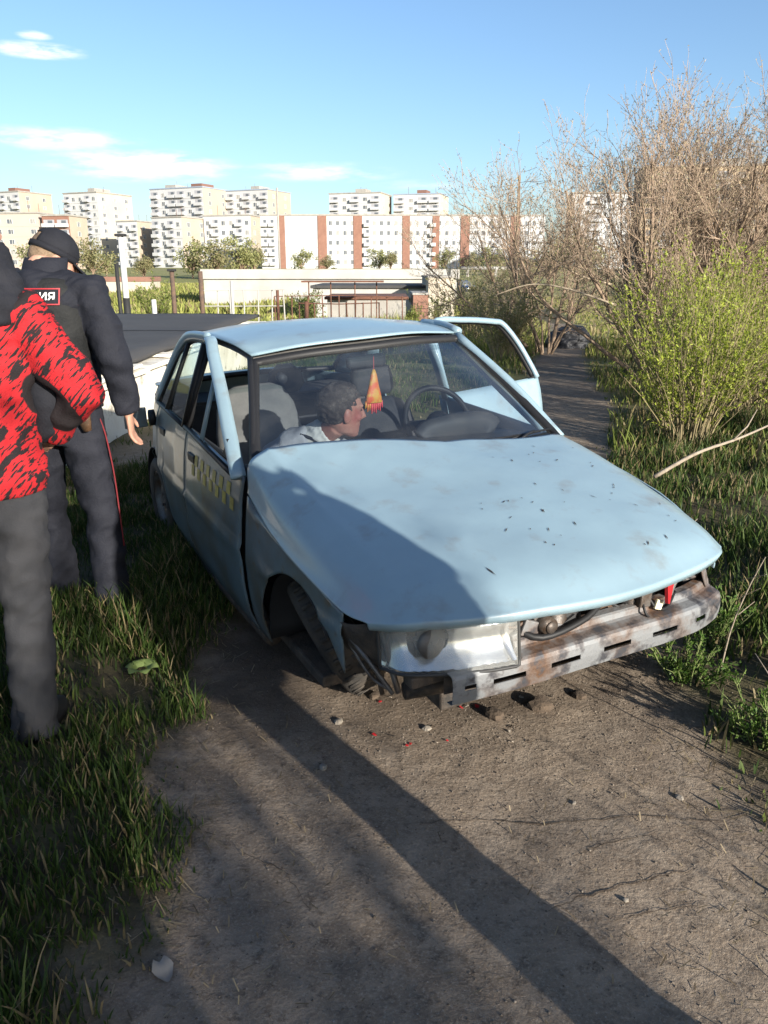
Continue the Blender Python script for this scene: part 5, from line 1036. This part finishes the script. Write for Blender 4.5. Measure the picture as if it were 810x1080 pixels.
for (x, y, r, h, lab) in ((2.6, 17.5, 1.0, 1.5, 'dry straw-coloured thicket just past the open rear door'), (2.3, 22, 1.3, 1.9, 'dry brown thicket left of the path bend'), (3.6, 26, 1.5, 2.3, 'tall dry thicket behind the path bend'), (5.0, 31, 1.8, 2.6, 'dry olive thicket behind the dark heap'),
        (5.6, 15.8, 1.1, 1.7, 'brown tangled thicket under the bare tree'), (7.6, 24, 1.8, 2.6, 'brown thicket right of the dark heap'), (7.3, 17, 1.3, 2.2, 'olive brown thicket below the bare branches'), (9.8, 20, 1.8, 2.8, 'olive thicket at the far right of the path')):
    bush(lab, x, y, r, h, 90, 4200, D0, (.30, .30, .11), (.33, .265, .17), 'dry thickets along the path', .075, 'dry_thicket', .5)
for (x, y, r, h, lab) in ((-9.2, 22, .5, 1.6, 'sparse sapling in the yard beside the rusty brown post'), (-7.6, 27, .6, 1.9, 'thin green sapling in front of the pale fence'), (-3.2, 34, .8, 1.5, 'low green shrub beside the rusty fence'), (2.4, 42, 1.2, 1.4, 'round green shrub at the cream garage end'), (1.2, 38.5, .9, 1.0, 'small green shrub by the brick shed')):
    bush(lab, x, y, r, h, 40, 2500, (.11, .15, .03), (.21, .24, .06), (.15, .12, .08), None, .10, 'yard_shrub', .5)
bush('taller slender young tree added out of view, its thin shade dimming the verge', 5.45, -5.95, .62, 4.2, 46, 5600, (.10, .15, .02), (.2, .25, .04), (.16, .12, .08), None, .085, 'shade_tree', .3, 'tree')  # unseen tree put behind the camera, leaf count tuned for its shade
bush('second slender young tree added out of view to dim the grass', 5.08, -6.2, .66, 3.8, 50, 9000, (.10, .15, .02), (.2, .25, .04), (.16, .12, .08), None, .085, 'shade_tree', .3, 'tree')  # another unseen tree, added to darken the left grass
# verge weeds with divided leaves
for (x, y, h, lab) in ((1.30, 3.02, .22, 'feathery green weed beside the bumper corner'), (1.42, 2.55, .26, 'feathery green weed at the track edge'), (1.55, 3.4, .30, 'tall feathery weed behind the bumper corner'), (1.75, 2.9, .34, 'feathery weed among the dry stalks')):
    bush(lab, x, y, .20, h, 26, 1500, (.045, .10, .015), (.11, .18, .03), (.10, .12, .04), None, .022, 'feathery_weed', .2, 'weed')
for k in range(8):
    x, y = ((1.45, 3.05), (1.62, 2.62), (1.36, 2.25), (1.9, 3.3), (1.70, 2.1), (2.2, 4.0), (1.85, 2.6), (1.5, 3.75))[k]; h = (.55, .50, .42, .6, .85, .6, .95, .5)[k]
    o = empty('dry_stalk', (x, y, Z(x, y)), random.uniform(0, 6), ('dry stalk leaning over the bumper corner', 'dry stalk among the feathery weeds', 'short dry stalk at the track edge', 'dry stalk behind the bumper corner', 'tall dry stalk past the track edge', 'dry stalk deep in the rank grass', 'tallest dry stalk in the verge grass', 'dry stalk beside the front wing')[k], 'stalk', 'dry stalks in the right verge'); m = MB()
    m.tube(cr([(0, 0, -.02), (.02, .01, h*.4), (.06, .03, h*.75), (.10+.05*(k % 3), .05, h)], 8), [.0045-.0004*i for i in range(8)], 5); m.build('stem', 'wood_dead', o, True)
    for j in range(3): m = MB(); z = h*(.5+.15*j); m.tube([(.03, .015, z), (.08+.03*j, .06-.05*j, z+.07)], .002, 4); m.build('side_shoot', 'wood_dead', o)
for (x, y, h, lab) in ((2.69, -.17, 1.0, 'long thin dry stalk casting a hairline shadow over the track'), (2.78, -.54, 1.0, 'second thin dry stalk casting a hairline shadow over the track')):
    o = empty('dry_stalk', (x, y, Z(x, y)), 0, lab, 'stalk', 'dry stalks in the right verge'); m = MB(); m.tube([(0, 0, -.02), (.01, .0, h*.5), (-.01, -.02, h)], [.006, .005, .004], 5); m.build('stem', 'wood_dead', o, True)
# bare spreading trees
def bare_tree(name, label, x, y, H, spread, nlimb, seed, lean=(0, 0), hue=0.):
    rg = np.random.default_rng(seed); o = empty(name, (x, y, Z(x, y)-.1), 0, label, 'tree')
    def grow(B, Dr, Ln, R0, K, wob, up):
        S = len(B); P = np.zeros((S, K, 3)); P[:, 0] = B; d = Dr.copy()
        for k in range(1, K):
            d = unit(d+rg.normal(0, wob, (S, 3))+np.array([0, 0, up])); P[:, k] = P[:, k-1]+d*(Ln/(K-1))[:, None]
        t = np.linspace(0, 1, K); return P, R0[:, None]*(1-.72*t)[None]
    def spawn(P, Rr, per, tmin, ang):
        S, K, _ = P.shape; m = S*per; par = np.repeat(np.arange(S), per); t = tmin+(1-tmin)*rg.uniform(0, 1, m)**.8*.98; i = np.minimum((t*(K-1)).astype(int), K-2); f = (t*(K-1)-i)[:, None]
        b = P[par, i]*(1-f)+P[par, i+1]*f; d = unit(unit(P[par, i+1]-P[par, i])+rg.normal(0, ang, (m, 3))); r = Rr[par, i]*(1-f[:, 0])+Rr[par, i+1]*f[:, 0]; return b, d, r, t
    a = np.linspace(0, 2*PI, nlimb, endpoint=False)+rg.uniform(-.3, .3, nlimb); tilt = rg.uniform(.12, .95, nlimb)*spread
    D0_ = unit(np.stack([np.sin(tilt)*np.cos(a)+lean[0], np.sin(tilt)*np.sin(a)*.8+lean[1], np.cos(tilt)], 1)); B0 = np.stack([.18*np.cos(a), .18*np.sin(a), 0*a], 1)
    P0, R0 = grow(B0, D0_, H*rg.uniform(.62, .95, nlimb), rg.uniform(.028, .060, nlimb), 9, .10, .05)
    b, d, r, t = spawn(P0, R0, 11, .22, .50); P1, R1 = grow(b, d, H*rg.uniform(.22, .42, len(b))*(1.15-.5*t), r*.60, 7, .12, .10)
    b, d, r, t = spawn(P1, R1, 8, .15, .55); P2, R2 = grow(b, d, H*rg.uniform(.09, .20, len(b)), r*.62, 5, .13, .13)
    b, d, r, t = spawn(P2, R2, 5, .15, .60); P3_, R3 = grow(b, d, H*rg.uniform(.03, .10, len(b)), np.maximum(r*.6, .0022), 4, .13, .13)
    V, T = tubes(P0, R0, 6); link('trunk', np_mesh('trunk', V, T, 'bark', None, True), o)
    V, T = tubes(P1, R1, 4); link('branches', np_mesh('branches', V, T, 'bark'), o)
    va, ta = tubes(P2, np.maximum(R2, .0035)); vb, tb = tubes(P3_, np.maximum(R3, .0024)); V = np.concatenate([va, vb]); T = np.concatenate([ta, tb+len(va)])
    link('twigs', np_mesh('twigs', V, T, 'twig_var', mixc((.25, .18, .13), (.39, .295, .215), rg.uniform(0, 1, len(V)))), o)
    n = len(P3_)*3; i = rg.integers(0, len(P3_), n); k = rg.integers(1, 4, n); p = P3_[i, k]; dd_ = unit(rg.normal(0, 1, (n, 3))+np.array([0, 0, .6]))
    LV, LT, LC = leaves(p, dd_, rg.uniform(.02, .05, n), rg.uniform(.010, .02, n), mixc((.34, .27, .20), (.30, .29, .13), rg.uniform(0, 1, n)*(.6+hue))); link('crown', np_mesh('crown', LV, LT, 'leaf_var', LC), o)
bare_tree('bare_tree', 'wide bare multi-stemmed tree with brown buds over the willows', 4.7, 13.4, 4.25, 1.05, 16, 3)
bare_tree('bare_tree', 'bare tree with dark leaning limbs beyond the willow bushes', 6.2, 13.0, 4.15, .95, 11, 5, (.03, 0))
bare_tree('bare_tree', 'smaller bare budding tree behind the path bend', 3.9, 19.5, 3.7, .95, 9, 9, (-.1, 0), .2)
bare_tree('bare_tree', 'bare tree standing far past the thickets', 8.6, 20, 5.0, .8, 9, 14)
# fallen pale branches
def stick(label, pts, r, mt='wood_dead'):
    c = Vector(pts[0]); o = empty('dead_branch', c, 0, label, 'branch'); m = MB(); q = cr([Vector(p)-c for p in pts], 14); m.tube(q, [r*(1-.6*i/13) for i in range(14)], 7); m.build('branch_wood', mt, o, True)
    m = MB(); a = Vector(q[8]); m.tube([a, a+Vector((.12, .05, .10)), a+Vector((.2, .1, .22))], [r*.5, r*.4, r*.2], 5); m.build('side_twig', mt, o, True)
stick('long pale dead stick leaning out of the grass behind the bonnet', [P3(690, 503, 5.6), P3(735, 478, 5.7), P3(780, 462, 5.9), P3(830, 440, 6.2)], .016)
stick('arched pale dead branch reaching over the path', [P3(650, 322, 12.5), P3(600, 305, 12.8), P3(560, 300, 13), P3(520, 312, 13.2)], .02, 'bark_pale')
stick('second arched pale dead branch below the bare tree', [P3(645, 300, 13.5), P3(610, 290, 13.5), P3(575, 268, 13.4), P3(548, 262, 13.2)], .018, 'bark_pale')
# far trees
FT = []
for v in range(4):
    rg = np.random.default_rng(40+v); n = 1500; H = 7.0; cl = rg.normal(0, 1, (22, 3))*np.array([1.5, 1.5, 1.5])+np.array([0, 0, H*.62]); p = cl[rg.integers(0, 22, n)]+rg.normal(0, .55, (n, 3)); p[:, 2] = np.maximum(p[:, 2], 1.2)
    d = unit(rg.normal(0, 1, (n, 3))); c = mixc((.17, .18, .075), (.30, .30, .12) if v % 2 else (.28, .24, .13), rg.uniform(0, 1, n)); LV, LT, LC = leaves(p, d, rg.uniform(.3, .6, n), rg.uniform(.2, .4, n), c)
    B = cl*np.array([.9, .9, 1]); S = np.stack([np.zeros((22, 3))+np.array([0, 0, 1.0]), B*.5+np.array([0, 0, .6]), B], 1); V1, T1 = tubes(S, np.tile(np.array([[.10, .07, .02]]), (22, 1)), 4); V0, T0 = tubes(np.array([[[0, 0, -.5], [0, 0, 1.2], [0.05, 0, 3.0]]]), np.array([[.2, .17, .1]]), 6)
    FT.append((np_mesh('trunk', np.concatenate([V0, V1]), np.concatenate([T0, T1+len(V0)]), 'bark'), np_mesh('crown', LV, LT, 'leaf_var', LC)))
FTL = [(98, 150, 1.0, 'rounded budding tree between the two left towers'), (112, 158, .8, 'smaller budding tree beside the white tower foot'), (152, 140, .7, 'low budding tree behind the white pole'), (203, 150, 1.0, 'full green tree in front of the white five-storey house'), (228, 145, .95, 'green tree under the neat window rows'), (255, 150, 1.0, 'green tree near the slim lamp post'), (268, 160, .9, 'olive tree against the dark garage gap'),
       (318, 200, .8, 'small budding tree before the brick stripe'), (345, 205, .7, 'thin budding tree before the long block entrance'), (400, 205, .9, 'loose budding tree before the long block middle'), (412, 200, .7, 'little budding tree beside the block porch'), (468, 205, .8, 'small olive tree right of the middle stripe'), (500, 200, .8, 'olive tree above the dirt lane'), (520, 170, 1.0, 'olive tree near the end stripe'),
       (580, 120, 1.0, 'budding tree behind the thickets'), (610, 100, 1.0, 'budding tree behind the bare branches'), (720, 90, 1.1, 'budding tree under the beige block'), (770, 80, 1.1, 'wide budding tree at the beige block corner'), (810, 85, 1.2, 'budding tree at the edge by the beige block'), (40, 150, .9, 'budding tree before the pinkish house')]
for k, (px, y, s, lab) in enumerate(FTL):
    x = P3(px, 286, y).x; o = empty('far_tree', (x, y, Z(x, y)), random.uniform(0, 6), lab, 'tree', 'trees before the apartment blocks'); o.scale = (s, s, s*random.uniform(.75, 1.0)); tr, crn = FT[k % 4]; link('trunk', tr, o); link('crown', crn, o)

# ---------------------------------------------------------------- things lying on the track
def gp(px, py):
    a = (py-540)/830; t = 1.69/(SP+a*CP); return (px-405)/830*t, (CP-a*SP)*t
GROUND = bpy.data.objects['ground']
for pts, w0 in (([(420, 872), (505, 866), (570, 869), (640, 864), (720, 866), (775, 872)], .005), ([(575, 962), (620, 945), (680, 930), (735, 918)], .006), ([(600, 905), (640, 890), (700, 880)], .004), ([(640, 975), (690, 962), (740, 955)], .004), ([(470, 800), (455, 830), (475, 870)], .003), ([(250, 900), (300, 925), (330, 970)], .004)):
    P = cr([(*gp(*q), 0) for q in pts], 40); V = []                 # hairline cracks and drag scores in the crust
    for i, q in enumerate(P):
        x, y = q[0]+.012*mnoise.noise((q[0]*30, q[1]*30, 1)), q[1]+.012*mnoise.noise((q[0]*30, q[1]*30, 5)); w = w0*.6*(.25+abs(mnoise.noise((i*.4, w0*99, 0)))*1.4)*math.sin(PI*(i+.5)/40)**.5
        V += [(x, y-w, Z(x, y-w)+.0035), (x, y+w, Z(x, y+w)+.0035)]
    m = MB(); m.add(V, [(2*i, 2*i+2, 2*i+3, 2*i+1) for i in range(39)]); m.build('crack', 'clod', GROUND, True)
def rock(px, py, s, label, mt='stone', flat=.6):
    a = (py-540)/830; t = 1.69/(SP+a*CP); x, y = (px-405)/830*t, (CP-a*SP)*t
    m = MB(); M = Matrix.Rotation(random.uniform(0, 3), 4, 'Z'); m.ball((0, 0, 0), (s, s*random.uniform(.6, .9), s*flat), M, 9, 6)
    m.v = [tuple(Vector(v)*(1+.35*mnoise.noise(Vector(v)*(1.3/s)+Vector((px, 0, 0))))) for v in m.v]
    o = m.build('stone' if mt == 'stone' else 'earth_clod', mt, None, loc=(x, y, Z(x, y)+s*flat*.5)); return tag(o, label, 'stone' if mt == 'stone' else 'clod')
rock(357, 762, .020, 'rounded tan stone below the folded front wheel'); rock(341, 812, .017, 'small pale stone on the edge of the long shadow'); rock(436, 737, .012, 'white pebble under the headlamp'); rock(716, 844, .016, 'small stone by the right grass edge', flat=.5); rock(605, 848, .010, 'dark flat pebble right of the long shadow')
rock(352, 706, .020, 'grey stone at the folded wheel rim'); rock(450, 770, .018, 'flat tan stone in front of the lamp'); rock(660, 950, .010, 'tiny brown pebble on scraped earth')
rock(520, 757, .045, 'dark earth clod under the bumper beam', 'clod', .45); rock(570, 748, .055, 'large dark earth clod below the bumper slots', 'clod', .5); rock(610, 735, .04, 'dark crumbled clod at the bumper middle', 'clod', .5); rock(395, 735, .03, 'reddish clod by the torn splash shield', 'clod', .4)
a = (1028-540)/830; t = 1.69/(SP+a*CP); x, y = (173-405)/830*t, (CP-a*SP)*t
m = MB(); m.grid([[Vector((u*.028*(1-.5*abs(v)), v*.032+.01*abs(u), .006*u*u+.004*math.sin(v*3)+.003)) for u in np.linspace(-1, 1, 7)] for v in np.linspace(-1, 1, 7)]); tag(m.build('fallen_leaf', 'dry_leaf', None, True, loc=(x, y, Z(x, y)+.004), rot=(.1, .1, .6)), 'single pale dry leaf lying beside the grass in the onlooker shadow', 'leaf')
for k in range(22):                                           # crash debris: chips of lamp plastic and glass near the wheel and bumper
    px, py = random.uniform(375, 620), random.uniform(728, 790); a = (py-540)/830; t = 1.69/(SP+a*CP); x, y = (px-405)/830*t, (CP-a*SP)*t; q = random.uniform(.004, .011)
    m = MB(); m.add([(-q, -q*.5, 0), (q, -q*.7, .002), (q*.6, q, .004), (-q*.7, q*.6, .001)], [(0, 1, 2, 3)]); mt_ = random.choice(['red_plastic', 'grime', 'dry_leaf', 'stone', 'clod'])
    tag(m.build('plastic_chip', mt_, None, solid=.002, loc=(x, y, Z(x, y)+.004), rot=(random.uniform(-.4, .4), random.uniform(-.4, .4), random.uniform(0, 6))), {'red_plastic': 'red plastic chip on the earth under the bumper', 'grime': 'black plastic chip on the earth under the bumper', 'dry_leaf': 'pale tan chip on the earth under the bumper', 'stone': 'grey-brown flake on the earth under the bumper', 'clod': 'dark brown flake on the earth under the bumper'}[mt_], 'debris', 'crash debris under the bumper')
rag = empty('plastic_scrap', (-1.25, 4.75, Z(-1.25, 4.75)), 0, 'crumpled pale blue plastic scrap in the grass by the rear wheel', 'litter'); m = MB(); m.ball((0, 0, .05), (.07, .05, .05)); put('crumpled_film', fuse(m, .008, 0, .02, 26), 'paint_white', rag)
cab = empty('cabbage_weed', (-1.02, 2.98, Z(-1.02, 2.98)), 0, 'pale broad-leaved weed beside the grey trouser leg', 'weed')
for k in range(6): m = MB(); aa = k*PI/3; m.grid([[Vector(((.02+.05*v)*math.cos(aa)-u*.03*math.sin(PI*(.15+.8*v))*math.sin(aa), (.02+.05*v)*math.sin(aa)+u*.03*math.sin(PI*(.15+.8*v))*math.cos(aa), .03+.06*v-.05*v*v)) for u in (-1, -.4, .4, 1)] for v in np.linspace(0, 1, 5)]); m.build('leaf', 'weed_leaf', cab, True)
